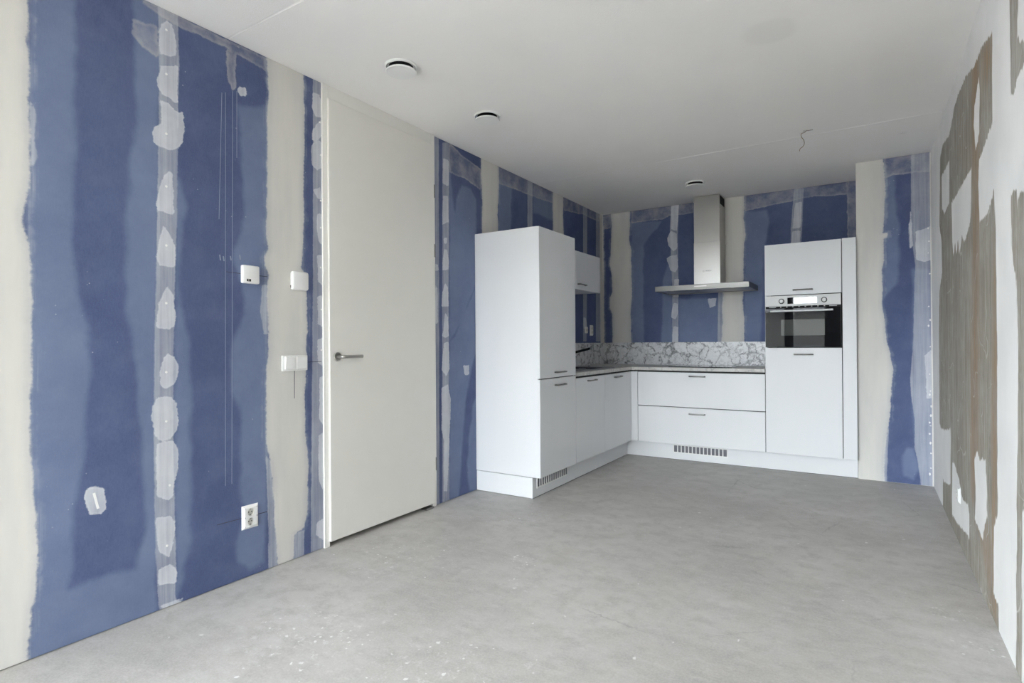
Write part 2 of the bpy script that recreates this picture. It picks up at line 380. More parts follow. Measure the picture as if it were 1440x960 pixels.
# ------------------------------------------------------------------ signed distance fields for the filled walls
def sdf(poly, U, Z):
    P = np.array(poly, float); n = len(P)
    d2 = np.full(U.shape, 1e9); ins = np.zeros(U.shape, bool)
    for i in range(n):
        ax, ay = P[i]; bx, by = P[(i + 1) % n]
        ex, ey = bx - ax, by - ay; wx, wy = U - ax, Z - ay
        t = np.clip((wx * ex + wy * ey) / max(ex * ex + ey * ey, 1e-12), 0, 1)
        d2 = np.minimum(d2, (wx - ex * t) ** 2 + (wy - ey * t) ** 2)
        c = ((ay <= Z) & (by > Z)) | ((by <= Z) & (ay > Z))
        xi = ax + (Z - ay) / (by - ay + (1e-12 if by == ay else 0)) * ex
        ins ^= c & (U < xi)
    d = np.sqrt(d2); return np.where(ins, d, -d)
def field(polys, U, Z, pad=0.12):
    out = np.full(U.shape, -pad)
    for p in polys:
        P = np.array(p, float); lo = P.min(0) - pad; hi = P.max(0) + pad
        m = (U > lo[0]) & (U < hi[0]) & (Z > lo[1]) & (Z < hi[1])
        if m.any(): out[m] = np.maximum(out[m], sdf(p, U[m], Z[m]))
    return out
def sheet(name, axis, plane, thick, u0, u1, z0, z1, du, dz, mat, layers, parent=None):
    """a board or wall face: fine grid on the room side, real thickness behind it; layers = {attribute: polygons in (u, z)}"""
    nu = max(2, int(round((u1 - u0) / du)) + 1); nz = max(2, int(round((z1 - z0) / dz)) + 1)
    u = np.linspace(u0, u1, nu); z = np.linspace(z0, z1, nz)
    U, Z = np.meshgrid(u, z, indexing='ij'); U = U.ravel(); Z = Z.ravel(); N = len(U)
    co = np.zeros((N, 3)); ui, pi_ = (1, 0) if axis == 'x' else (0, 1)
    co[:, ui] = U; co[:, 2] = Z; co[:, pi_] = plane
    idx = np.arange(N).reshape(nu, nz)
    q = np.stack([idx[:-1, :-1], idx[1:, :-1], idx[1:, 1:], idx[:-1, 1:]], -1).reshape(-1, 4)
    if (axis == 'x' and thick > 0) or (axis == 'y' and thick < 0): q = q[:, ::-1]
    ring = np.concatenate([idx[:, 0], idx[-1, 1:], idx[-2::-1, -1], idx[0, -2:0:-1]])
    back = co[ring].copy(); back[:, pi_] += thick
    k = len(ring); bi = N + np.arange(k)
    sq = np.stack([ring, np.roll(ring, -1), np.roll(bi, -1), bi], -1)
    co = np.vstack([co, back]); faces = np.vstack([q, sq])
    nf = len(faces)
    me = bpy.data.meshes.new(name)
    me.vertices.add(len(co)); me.vertices.foreach_set('co', co.ravel())
    me.loops.add(nf * 4 + k); me.loops.foreach_set('vertex_index', np.concatenate([faces.ravel(), bi]).astype(np.int32))
    me.polygons.add(nf + 1); me.polygons.foreach_set('loop_start', np.arange(0, nf * 4 + 1, 4).astype(np.int32))
    me.update(calc_edges=True); me.validate()
    me.polygons.foreach_set('use_smooth', np.zeros(len(me.polygons), bool))
    UU = np.concatenate([U, U[ring]]); ZZ = np.concatenate([Z, Z[ring]])
    for nm, polys in layers.items():
        a = me.attributes.new(nm, 'FLOAT', 'POINT'); a.data.foreach_set('value', field(polys, UU, ZZ).astype(np.float32))
    me.materials.append(mat)
    o = bpy.data.objects.new(name, me); C.objects.link(o)
    if parent: o.parent = parent
    return o
def PX(pts): return [on_x(u, v, XL) for u, v in pts]
def PB(pts): return [on_y(u, v, YB) for u, v in pts]
def PP(pts): return [on_y(u, v, YP) for u, v in pts]
def PR(pts): return [on_x(u, v, XR) for u, v in pts]

# ------------------------------------------------------------------ floor and ceiling
floor = struct('floor', box(NB(), XW - 0.35, XR + 0.3, YR - 0.3, YB + 0.3, -0.15, 0), M['floor'])
ceil = struct('ceiling', box(NB(), XW - 0.35, XR + 0.3, YR - 0.3, YB + 0.3, H + 0.06, H + 0.2), M['ceil'])
for (y0, y1) in ((YR - 0.3, 1.555), (1.555, 4.522), (4.522, YB + 0.3)):
    bm = NB()
    g = 0.005
    ring = lambda e, z: [bm.verts.new((x, y, z)) for x, y in ((XW - 0.3, y0 + e), (XR + 0.25, y0 + e), (XR + 0.25, y1 - e), (XW - 0.3, y1 - e))]
    r0, r1, r2 = ring(0.001, H + 0.06), ring(0.001, H + g), ring(g, H)
    for a, b2 in ((r0, r1), (r1, r2)):
        for k in range(4): bm.faces.new((a[k], a[(k + 1) % 4], b2[(k + 1) % 4], b2[k]))
    bm.faces.new(r2); bm.faces.new(r0[::-1])
    obj('ceiling_panel', bm, M['ceil'], ceil)

# ------------------------------------------------------------------ left wall: blue boards
TH = 0.0125
DY0, DY1 = 2.098, 3.062            # door frame, outer
bm = NB()
box(bm, XL - 0.35, XL - 0.10, YC, DY0 + 0.01, 0, H + 0.05); box(bm, XL - 0.35, XL - 0.10, DY1 - 0.01, YB + 0.3, 0, H + 0.05)
box(bm, XL - 0.40, XL - 0.32, DY0, DY1, 0, H + 0.05)  # backing added behind the door, blocks light so the gap stays dark
box(bm, XL - 0.10, XL - TH, YC, DY0 + 0.01, 0, H + 0.02)
box(bm, XL - 0.10, XL - TH, DY1 - 0.01, YB + 0.3, 0, H + 0.02)
wall_left = struct('wall_left', bm, M['wallplain'])

L = {'cream': [], 'dab': [], 'tape': [], 'wash': [], 'smear': []}
# cream joint bands (edges followed downwards then up)
e1 = [(41, -120), (40, 0), (39, 60), (42, 75), (42, 140), (44, 235), (42, 262), (33, 300), (33, 312), (39, 335), (45, 365), (46, 470), (45, 540), (43, 600), (47, 680), (51, 720), (55, 775), (54, 805), (49, 845), (43, 880), (40, 930), (39, 960)]
L['cream'].append([(0.56, 2.7)] + PX(e1) + [(0.56, -0.05)])
bl = [(373, 60), (376, 100), (377, 130), (375, 165), (375, 240), (374, 330), (376, 350), (371, 362), (373, 375), (378, 388), (375, 400), (374, 412), (376, 440), (377, 500), (374, 514), (373, 560), (374, 620), (380, 650), (384, 700), (386, 740), (388, 760), (390, 800), (390, 820)]
br = [(413, 820), (413, 788), (414, 752), (428, 742), (433, 722), (434, 650), (430, 600), (429, 560), (431, 520), (432, 500), (430, 488), (433, 468), (432, 420), (430, 385), (424, 376), (426, 355), (428, 300), (427, 262), (429, 200), (428, 115), (426, 80)]
L['cream'].append(PX(bl + br))
L['cream'].append(PX([(676, 200), (676, 245), (678, 285), (677, 340), (678, 700), (700, 700), (701, 340), (700, 300), (702, 262), (701, 215)]))
L['cream'].append(PX([(778, 250), (777, 290), (778, 340), (778, 640), (793, 640), (793, 340), (792, 300), (793, 260)]))
L['cream'].append([(5.965, 2.7), (5.965, -0.05), (6.1, -0.05), (6.1, 2.7)])
# tape strips over the studs
L['tape'].append(PX([(222, 8), (224, 100), (222, 250), (219, 400), (217, 480), (216, 600), (217, 700), (219, 785), (222, 840), (226, 870), (252, 850), (246, 838), (248, 800), (246, 720), (244, 600), (244, 500), (246, 400), (249, 300), (250, 200), (252, 100), (250, 10)]))
L['tape'].append(PX([(229, 50), (229, 830), (238, 830), (238, 40)]))
L['smear'].append(PX([(184, 25), (222, 36), (224, 70), (222, 80), (200, 66), (185, 48)]))
L['smear'].append(PX([(205, -4), (262, 27), (320, 55), (374, 82), (374, 100), (340, 80), (300, 60), (262, 44), (230, 24), (200, 4)]))
L['smear'].append(PX([(316, 66), (333, 70), (333, 125), (326, 126), (320, 110), (317, 85)]))
L['tape'].append(PX([(440, 108), (440, 200), (440, 400), (438, 600), (437, 780), (456, 780), (456, 100)]))
L['tape'].append(PX([(376, 690), (378, 765), (392, 763), (388, 690)])); L['tape'].append(PX([(374, 640), (376, 720), (386, 720), (382, 650)]))
L['tape'].append(PX([(411, 750), (412, 800), (427, 795), (428, 745)])); L['tape'].append(PX([(377, 765), (378, 810), (390, 805), (390, 762)]))
L['tape'].append(PX([(41, 138), (48, 150), (52, 165), (48, 190), (50, 205), (54, 220), (48, 233), (43, 236)]))
L['tape'].append(PX([(368, 400), (366, 440), (371, 470), (378, 470), (377, 400)]))
L['tape'].append(PX([(610, 180), (611, 720), (618, 720), (617, 180)]))
L['tape'].append(PX([(622, 200), (622, 400), (622, 720), (632, 716), (631, 400), (632, 200)]))
L['smear'].append(PX([(632, 200), (652, 220), (676, 238), (676, 268), (655, 252), (632, 242)]))
L['smear'].append(PX([(701, 225), (740, 246), (778, 262), (777, 286), (745, 274), (701, 258)]))
L['tape'].append(PX([(742, 240), (741, 600), (748, 600), (749, 240)]))
L['smear'].append(PX([(793, 270), (843, 292), (843, 312), (820, 302), (793, 296)]))
L['tape'].append(PX([(820, 270), (820, 480), (825, 480), (826, 270)])); L['tape'].append(PX([(838, 280), (838, 480), (846, 480), (846, 280)]))
# filler dabs
dabs = [
 [(225, 35), (233, 29), (241, 33), (246, 50), (249, 65), (247, 78), (240, 79), (226, 76), (223, 60)],
 [(226, 92), (250, 93), (251, 148), (246, 145), (238, 138), (228, 132), (222, 122), (221, 112), (225, 100)],
 [(226, 141), (237, 145), (246, 155), (251, 158), (258, 157), (259, 180), (258, 200), (250, 209), (238, 211), (228, 208), (216, 200), (214, 185), (217, 178), (226, 173)],
 [(237, 240), (243, 243), (245, 300), (241, 302), (222, 296), (219, 287), (224, 265), (230, 248)],
 [(230, 318), (238, 328), (246, 345), (248, 374), (240, 376), (224, 373), (219, 362), (223, 340)],
 [(235, 401), (244, 415), (247, 440), (246, 458), (238, 463), (222, 462), (219, 455), (223, 425)],
 [(237, 496), (245, 502), (251, 515), (251, 530), (245, 540), (232, 547), (226, 543), (225, 520), (230, 502)],
 [(220, 558), (240, 557), (249, 566), (252, 590), (250, 605), (240, 616), (228, 620), (218, 612), (213, 590), (214, 570)],
 [(221, 625), (243, 618), (251, 630), (250, 660), (245, 680), (244, 698), (236, 703), (220, 698), (219, 650)],
 [(219, 728), (240, 724), (246, 732), (247, 750), (243, 765), (238, 784), (224, 776), (220, 760)],
 [(222, 800), (240, 792), (248, 800), (249, 820), (222, 823)],
 [(121, 687), (134, 683), (147, 686), (149, 715), (143, 722), (125, 724), (118, 700)],
 [(334, 121), (345, 122), (348, 130), (345, 136), (338, 135), (334, 128)],
 [(225, 850), (240, 846), (258, 840), (256, 846), (228, 858)],
 [(440, 130), (449, 133), (454, 150), (453, 165), (443, 164), (438, 150)], [(439, 182), (447, 172), (454, 168), (454, 190), (445, 200), (439, 196)],
 [(438, 203), (448, 197), (453, 200), (453, 235), (446, 240), (438, 232)], [(439, 266), (450, 264), (453, 282), (447, 279)],
 [(446, 300), (455, 300), (455, 348), (448, 340), (445, 320)], [(446, 358), (455, 358), (455, 402), (447, 396)], [(446, 417), (455, 415), (455, 462), (447, 455)],
 [(446, 477), (455, 474), (455, 516), (447, 510)], [(449, 530), (455, 528), (455, 600), (449, 590)], [(448, 612), (455, 606), (455, 690), (448, 676)], [(445, 735), (455, 728), (455, 760), (444, 752)],
 [(623, 222), (631, 226), (631, 262), (622, 258)], [(623, 275), (630, 275), (631, 312), (622, 316)], [(624, 334), (629, 334), (628, 343), (624, 342)],
 [(625, 350), (629, 352), (631, 366), (631, 379), (622, 380), (622, 370)], [(626, 398), (630, 404), (631, 431), (621, 431), (622, 410)],
 [(626, 440), (630, 446), (631, 472), (626, 475), (622, 472)], [(624, 482), (631, 480), (632, 518), (628, 530), (621, 520)],
 [(621, 545), (630, 540), (634, 562), (632, 620), (629, 690), (624, 690), (624, 618), (621, 605)],
 [(651, 514), (660, 513), (660, 527), (654, 528)], [(612, 370), (616, 372), (617, 380), (612, 381)], [(612, 400), (615, 405), (616, 455), (612, 455)],
 [(820, 445), (824, 447), (826, 462), (821, 462)],
]
L['dab'] += [PX(d) for d in dabs]
# lighter washed areas (sanding dust and thinned filler)
L['wash'].append(PX([(40, -120), (108, -120), (106, 30), (104, 240), (101, 350), (112, 420), (122, 460), (127, 500), (124, 580), (118, 640), (106, 720), (98, 825), (190, 800), (205, 750), (198, 600), (187, 480), (177, 420), (178, 300), (190, 180), (190, 60), (182, -40), (225, -20), (222, 790), (222, 870), (40, 940)]))
L['wash'].append(PX([(250, 250), (262, 290), (252, 400), (266, 480), (270, 600), (269, 760), (258, 815), (245, 840), (245, 300)]))
L['wash'].append(PX([(335, 150), (345, 300), (332, 345), (330, 365), (340, 395), (343, 440), (326, 490), (325, 550), (338, 575), (338, 700), (345, 725), (332, 760), (332, 790), (350, 803), (372, 790), (378, 700), (378, 150)]))
L['wash'].append(PX([(632, 236), (640, 300), (641, 280), (650, 262), (662, 265), (670, 280), (670, 400), (652, 445), (640, 470), (632, 480), (632, 300)]))
L['wash'].append(PX([(632, 480), (640, 470), (652, 440), (670, 400), (672, 480), (655, 560), (645, 700), (632, 700)]))
L['wash'].append(PX([(664, 570), (670, 560), (670, 690), (660, 690), (656, 650)]))
L['wash'].append(PX([(701, 250), (720, 260), (718, 330), (701, 330)])); L['wash'].append(PX([(750, 262), (778, 275), (778, 310), (750, 300)]))
# the wall behind the camera carries on the same way
rr = random.Random(3)
for yc in (-0.40,):
    L['cream'].append([(yc - 0.11 + rr.uniform(-.02, .02), z) for z in np.linspace(-0.05, 2.7, 14)] + [(yc + 0.11 + rr.uniform(-.02, .02), z) for z in np.linspace(2.7, -0.05, 14)])
for yc in (0.07,):
    L['tape'].append([(yc - 0.045, -0.05), (yc - 0.045, 2.7), (yc + 0.045, 2.7), (yc + 0.045, -0.05)])
    for k in range(10):
        z = 0.15 + 0.25 * k + rr.uniform(-.03, .03); h = rr.uniform(.06, .1); w = rr.uniform(.04, .06)
        L['dab'].append([(yc - w, z - h), (yc + w, z - h * .9), (yc + w, z), (yc + w * .4, z + h), (yc - w * .5, z + h * .8), (yc - w, z)])
    L['wash'].append([(yc - 0.45, 0), (yc - 0.5, 2.6), (yc - 0.2, 2.6), (yc - 0.25, 0)]); L['wash'].append([(yc + 0.2, 0), (yc + 0.15, 2.6), (yc + 0.45, 2.6), (yc + 0.4, 0)])
boards = []
for (y0, y1) in ((YC, 0.675), (0.675, 1.875), (1.875, DY0 + 0.004), (DY1 - 0.004, 3.765), (3.765, 4.965), (4.965, YB)):
    boards.append(sheet('plasterboard', 'x', XL, -TH, y0, y1 + (0.0006 if y1 != DY0 + 0.004 else 0), 0.004, H - 0.002, 0.012 if y0 < 0.6 or y0 > 3.7 else 0.008, 0.012, M['board'], L, wall_left))
B1, B2 = boards[1], boards[2]

# screw heads, dried chips, scored lines and pencil marks on the boards (all lie on the wall face)
def spot(y, z, r, par, mat='chip', name='screw_head'):
    obj(name, lathe(NB(), (XL, y, z), (1, 0, 0), [(0, 0.0018), (r * 0.7, 0.0015), (r, 0)], 10), M[mat], par)
for (u, v) in ((234, 42), (234, 104), (234, 188), (234, 262), (234, 345), (234, 426), (234, 523), (234, 592), (239, 682), (235, 767)):
    spot(*on_x(u, v, XL), 0.0055, B1)
for (u, v) in ((450, 172), (451, 218), (451, 282), (451, 320), (451, 376), (452, 435), (452, 492)):
    spot(*on_x(u, v, XL), 0.0055, B2)
def mark(p0, p1, w, mat, par, name, plane=XL):
    (y0, z0), (y1, z1) = p0, p1
    d = Vector((y1 - y0, z1 - z0)).normalized(); n = Vector((-d.y, d.x)) * w / 2
    bm = NB(); q = [(y0 + n.x, z0 + n.y), (y0 - n.x, z0 - n.y), (y1 - n.x, z1 - n.y), (y1 + n.x, z1 + n.y)]
    a = [bm.verts.new((plane - 0.0004, *c)) for c in q]; b = [bm.verts.new((plane + 0.0004, *c)) for c in q]
    bm.faces.new(a); bm.faces.new(b)
    for k in range(4): bm.faces.new((a[k], a[(k + 1) % 4], b[(k + 1) % 4], b[k]))
    return obj(name, bm, M[mat], par)
XP = lambda u, v: on_x(u, v, XL)
mark(XP(312, 130), XP(308, 308), 0.0024, 'chalk', B1, 'scored_line'); mark(XP(317, 130), XP(317, 683), 0.0024, 'chalk', B1, 'scored_line')
mark(XP(327, 128), XP(326, 680), 0.0024, 'chalk', B1, 'scored_line'); mark(XP(333, 128), XP(333, 222), 0.0024, 'chalk', B1, 'scored_line')
mark(XP(305, 738), XP(376, 719), 0.0035, 'pencil', B1, 'pencil_line'); mark(XP(318, 382), XP(376, 389), 0.003, 'pencil', B1, 'pencil_line')
mark(XP(432, 509), XP(452, 508), 0.003, 'pencil', B2, 'pencil_line'); mark(XP(414, 500), XP(414, 560), 0.0035, 'pencil', B2, 'pencil_line')
for (u, v, h) in ((309, 358, 8), (314, 360, 7), (324, 360, 6), (337, 358, 7)): mark(XP(u, v), XP(u + 1, v + h), 0.006, 'chalk', B1, 'filler_fleck')
mark(XP(132, 693), XP(138, 715), 0.009, 'chip', B1, 'filler_ridge')

# ------------------------------------------------------------------ back wall
wall_back = struct('wall_back', box(NB(), XL - 0.1, XPIER + 0.02, YB + TH, YB + 0.3, 0, H + 0.03), M['wallplain'])
K = {'cream': [], 'dab': [], 'tape': [], 'wash': [], 'smear': []}
K['cream'].append([(-2.7, 2.7), (-2.7, 0), (-2.552, 0), (-2.556, 2.7)])
K['cream'].append(PB([(858, 280), (860, 320), (858, 360), (857, 372), (860, 387), (861, 410), (857, 420), (857, 432), (861, 442), (861, 481), (861, 600), (888, 600), (888, 470), (887, 440), (889, 415), (888, 385), (888, 352), (885, 336), (886, 318), (887, 280)]))
K['cream'].append(PB([(1013, 250), (1013, 400), (1017, 415), (1015, 432), (1016, 452), (1014, 482), (1014, 600), (1047, 600), (1047, 448), (1045, 432), (1046, 380), (1047, 346), (1049, 330), (1046, 305), (1048, 250)]))
K['smear'].append(PB([(888, 285), (975, 272), (975, 299), (942, 303), (932, 309), (888, 313)]))
K['smear'].append(PB([(850, 290), (860, 288), (859, 320), (850, 322)]))
K['tape'].append(PB([(945, 270), (942, 320), (945, 400), (945, 600), (954, 600), (954, 400), (953, 340), (955, 270)]))
K['smear'].append(PB([(1048, 260), (1120, 250), (1192, 242), (1192, 273), (1130, 278), (1110, 284), (1048, 296)]))
K['tape'].append(PB([(1118, 250), (1112, 320), (1112, 600), (1126, 600), (1127, 342), (1131, 250)]))
K['smear'].append(PB([(1191, 240), (1192, 600), (1210, 600), (1210, 240)]))
K['tape'].append(PB([(1010, 405), (1009, 482), (1016, 482), (1018, 405)]))
for d in ([(944, 285), (955, 283), (952, 325), (944, 322)], [(938, 335), (943, 325), (952, 328), (952, 350), (947, 353), (940, 345)], [(937, 363), (943, 360), (952, 358), (954, 375), (950, 383), (943, 380)],
          [(948, 392), (955, 392), (954, 418), (947, 418)], [(948, 425), (953, 427), (954, 440), (950, 449), (944, 447), (945, 432)], [(947, 458), (954, 460), (953, 490), (944, 490)],
          [(995, 420), (1008, 419), (1006, 430), (998, 433)], [(1118, 285), (1128, 283), (1126, 320), (1114, 322)], [(1114, 325), (1126, 324), (1125, 345), (1112, 345)]):
    K['dab'].append(PB(d))
K['wash'].append(PB([(888, 313), (932, 310), (925, 320), (918, 325), (905, 345), (905, 482), (888, 482)]))
K['wash'].append(PB([(932, 395), (945, 350), (945, 482), (930, 482)])); K['wash'].append(PB([(954, 420), (1012, 420), (1012, 482), (954, 482)]))
K['wash'].append(PB([(1047, 298), (1078, 296), (1082, 312), (1075, 345), (1070, 482), (1047, 482)]))
for (x0, x1) in ((XL, -2.345), (-2.345, -1.145), (-1.145, XPIER)):
    sheet('plasterboard', 'y', YB, TH, x0, x1 + 0.0006, 0.004, H - 0.002, 0.012, 0.012, M['board'], K, wall_back)

# ------------------------------------------------------------------ wall return beside the kitchen (stands forward of the back wall)
XE = XR - 0.010
wall_ret = struct('wall_return', box(NB(), XPIER + 0.012, XR + 0.2, YP + TH, YB + 0.3, 0, H + 0.03), M['wallplain'])
Q = {'cream': [], 'dab': [], 'tape': [], 'wash': [], 'smear': []}
Q['cream'].append([(-0.2, 2.7)] + PP([(1240, 200), (1244, 240), (1246, 270), (1244, 290), (1243, 320), (1242, 327), (1249, 326), (1248, 333), (1243, 336), (1243, 365), (1241, 380), (1241, 430), (1245, 455), (1247, 480), (1250, 486), (1255, 510), (1257, 520), (1254, 545), (1252, 585), (1248, 610), (1244, 640), (1244, 700)]) + [(-0.2, -0.1)])
Q['tape'].append(PP([(1281, 200), (1281, 300), (1277, 322), (1279, 350), (1283, 345), (1287, 372), (1286, 392), (1285, 440), (1284, 480), (1280, 530), (1281, 555), (1286, 590), (1286, 630), (1291, 650), (1297, 700), (1320, 700), (1320, 200)]))
Q['smear'].append(PP([(1241, 215), (1312, 205), (1312, 241), (1256, 246), (1244, 252)])); Q['tape'].append(PP([(1250, 600), (1244, 620), (1240, 690), (1246, 690)]))
Q['wash'].append(PP([(1243, 235), (1258, 245), (1260, 300), (1266, 320), (1262, 400), (1243, 420)])); Q['wash'].append(PP([(1268, 640), (1275, 628), (1286, 630), (1292, 660), (1285, 675), (1272, 668)]))
Q['dab'].append(PP([(1287, 325), (1298, 322), (1312, 316), (1312, 365), (1300, 368), (1288, 365)])); Q['dab'].append(PP([(1278, 318), (1281, 290), (1284, 345), (1280, 350)]))
Q['dab'].append(PP([(1300, 500), (1312, 490), (1312, 560), (1303, 560)])); Q['wash'].append(PP([(1284, 380), (1312, 380), (1312, 690), (1296, 690), (1284, 600)]))
sheet('plasterboard', 'y', YP, TH, XPIER, XE, 0.004, H - 0.002, 0.006, 0.010, M['board'], Q, wall_ret)
box_side = obj('reveal_board', box(NB(), XPIER, XPIER + 0.0125, YP + TH, YB, 0.002, H - 0.002), M['wallplain'], wall_ret)
rr = random.Random(5)
for k in range(20):                                                       # white chips along the inner corner
    z = 0.06 + 2.0 * rr.random() ** 1.1; w = rr.uniform(.006, .018); h = rr.uniform(.008, .03)
    x = XE - 0.004 - rr.random() * 0.012
    bm = NB(); vs = [bm.verts.new((x + w * .5 * math.cos(a) * rr.uniform(.6, 1), YP - 0.0012, z + h * .5 * math.sin(a) * rr.uniform(.6, 1))) for a in np.linspace(0, 2 * math.pi, 8)[:-1]]
    f = bm.faces.new(vs); ex = bmesh.ops.extrude_face_region(bm, geom=[f])['geom']
    bmesh.ops.translate(bm, verts=[g for g in ex if isinstance(g, bmesh.types.BMVert)], vec=(0, 0.0016, 0))
    obj('filler_chip', bm, M['chip'], wall_ret)

# ------------------------------------------------------------------ right wall
R = {'skim': [], 'rust': []}
R['skim'].append([(5.6, 2.7)] + PR([(1385, -20), (1398, -20), (1395, 45), (1394, 49), (1381, 65), (1370, 95), (1358, 108), (1347, 135), (1342, 152), (1335, 190), (1326, 203), (1322, 222), (1322, 250), (1321, 317), (1324, 337), (1325, 383), (1321, 410), (1320.5, 480), (1321.5, 595), (1323, 602), (1332, 604), (1336.6, 601), (1337, 633), (1336.6, 681), (1334, 682), (1327, 677), (1326, 671), (1326, 712)]) + [(5.6, -0.05)])
for d in ([(1324, 247), (1335, 225), (1335, 285), (1328, 301), (1325, 293)],
          [(1338, 285), (1366, 236), (1365, 309), (1361, 328), (1355.5, 343), (1353, 332), (1349, 358), (1347, 338), (1345, 360), (1343, 338), (1341, 361), (1339, 339)],
          [(1376, 108), (1378, 127), (1377, 190), (1372, 211), (1369, 176), (1370, 152)],
          [(1395, -120), (1395, 0), (1395, 173), (1377, 225), (1376, 260), (1377, 312), (1389, 301), (1396, 274), (1398, 266), (1400, 328), (1402, 480), (1402, 568), (1403, 720), (1397.5, 741), (1397, 833), (1404, 852), (1405, 910), (1429, 960), (1430, 700), (1431, 622), (1432, 487), (1431, 450), (1429.5, 393), (1426, 372), (1423, 350), (1422, 274), (1426, 266), (1429, 268), (1431, 293), (1433, 274), (1440, 269), (1460, 250), (1480, 240), (1480, 60), (1455, 80), (1440, 89), (1430, 111), (1424.6, 135.5), (1422, 133), (1420, 27), (1420, -120)],
          [(1433, -100), (1430, 54), (1437, 60), (1475, 40), (1475, -100)], [(1437, 720), (1475, 650), (1475, 1150), (1437, 980)],
          [(1339, 650), (1342, 650), (1349, 674), (1351.5, 693), (1354, 701), (1361, 709), (1363.5, 724), (1363, 757), (1358, 749), (1347, 738), (1339, 724), (1338.5, 700)],
          [(1374, 632), (1378.6, 647), (1382, 644), (1386, 647), (1388, 693), (1388, 727), (1384, 743), (1382, 760), (1377, 746), (1371, 730), (1372, 700), (1370, 647)]):
    R['skim'].append(PR(d))
for y0 in (1.42, 0.22, -0.98, -2.18): R['skim'].append([(y0, -0.05), (y0 + 0.03, 1.3), (y0, 2.7), (y0 + 0.34, 2.7), (y0 + 0.31, 1.2), (y0 + 0.34, -0.05)])
R['rust'].append(PR([(1366, 60), (1366, 700), (1376, 700), (1378, 60)])); R['rust'].append(PR([(1396, 400), (1393, 640), (1390, 860), (1404, 890), (1402, 330), (1398, 330)]))
R['rust'].append(PR([(1375, 740), (1395, 860), (1400, 740)])); R['rust'].append(PR([(1380, 60), (1395, 40), (1395, 100), (1383, 120)]))
wall_right = sheet('wall_right', 'x', XR, 0.3, YR - 0.3, YP + 0.6, 0.0, H + 0.03, 0.014, 0.012, M['cement'], R)
wall_right['kind'] = 'structure'
mark(on_x(1401, 797, XR), on_x(1405, 812, XR), 0.022, 'chip', wall_right, 'filler_ridge', XR)
mark(on_x(1406, 815, XR), on_x(1411, 830, XR), 0.020, 'chip', wall_right, 'filler_ridge', XR)

# ------------------------------------------------------------------ rear wall with the window, and what lies outside
bm = NB()
box(bm, XW - 0.1, WX0, YR - 0.25, YR, 0, H + 0.03); box(bm, WX1, XR + 0.1, YR - 0.25, YR, 0, H + 0.03)
box(bm, WX0, WX1, YR - 0.25, YR, 0, WZ0); box(bm, WX0, WX1, YR - 0.25, YR, WZ1, H + 0.03)
struct('wall_rear', bm, M['wallplain'])
struct('wall_side', box(NB(), XW - 0.3, XW, YR - 0.3, YC + 0.3, 0, H + 0.03), M['wallplain'])
struct('wall_corner', box(NB(), XW, XL - 0.35, YC, YC + 0.25, 0, H + 0.03), M['wallplain'])
win = bpy.data.objects.new('window_1', None); C.objects.link(win); win.location = ((WX0 + WX1) / 2, YR - 0.15, WZ0); win['kind'] = 'structure'
posts = ((WX0, WX0 + .05), (-5.1, -5.0), (-3.95, -3.85), (-2.8, -2.7), (-1.74, -1.54), (-.88, -.54), (WX1 - .05, WX1))
for (a, b2) in posts: obj('window_frame', box(NB(), a, b2, YR - .19, YR - .11, WZ0, WZ1, .004), M['anth'], win)
for (c, d) in ((WZ0, WZ0 + .05), (WZ1 - .05, WZ1)): obj('window_frame', box(NB(), WX0, WX1, YR - .19, YR - .11, c, d, .004), M['anth'], win)
for (p0, p1) in zip(posts, posts[1:]):
    obj('window_pane', box(NB(), p0[1], p1[0], YR - .158, YR - .150, WZ0 + .05, WZ1 - .05), M['pane'], win)
g = tag(obj('street_paving', box(NB(), -60, 60, -80, YR - 0.4, -5.2, -5.0), M['ground']), 'grey paved street outside below the rear window', 'street'); g['kind'] = 'structure'
M['tile'] = plain('pale_bounce_tile', (0.73, 0.668, 0.61), 0.8, var=0.1, vscale=3)
bal = struct('bounce_balcony', box(NB(), -9, 2.5, YR - 3.0, YR - 0.26, -0.25, -0.03), M['tile'])  # unseen pale balcony, added to bounce sky light up onto the ceiling
bl_ = thing('apartment_building', 'grey brick building across the street, mirrored in the oven glass', 'building', (-8, -26, -5.0))
obj('wall', box(NB(), -22, 9, -34, -26, -5, 2.85), M['brick'], bl_)
obj('roof', box(NB(), -22.3, 9.3, -34.3, -25.7, 2.85, 3.1), M['roof'], bl_)
for zi in (-3.6, -0.7):
    for k in range(9):
        x = -20.5 + k * 3.3
        w_ = obj('window', box(NB(), x, x + 1.7, -26.05, -25.95, zi, zi + 1.6), M['anth'], bl_)
        obj('pane', box(NB(), x + .1, x + 1.6, -26.07, -25.96, zi + .1, zi + 1.5), M['blackglass'], w_)

# ------------------------------------------------------------------ door in the left wall
dr = bpy.data.objects.new('door_1', None); C.objects.link(dr); dr.location = (XL, (DY0 + DY1) / 2, 0); dr['kind'] = 'structure'
FX = XL + 0.010
bm = NB(); box(bm, XL - 0.09, FX, DY0, DY0 + 0.036, 0, H - 0.001, .0015); obj('door_jamb', bm, M['frame'], dr)
bm = NB(); box(bm, XL - 0.09, FX, DY1 - 0.040, DY1, 0, H - 0.001, .0015); obj('door_jamb', bm, M['frame'], dr)
bm = NB(); box(bm, XL - 0.09, FX - 0.001, DY0 + 0.036, DY1 - 0.040, 2.512, H - 0.001, .0015); obj('door_head', bm, M['frame'], dr)
LX0, LX1 = XL - 0.03, XL + 0.026
LY0, LY1 = DY0 + 0.030, DY1 - 0.026
leaf = obj('door_leaf', box(NB(), FX + 0.001, LX1, LY0, LY1, 0.030, 2.519, .002), M['door'], dr)
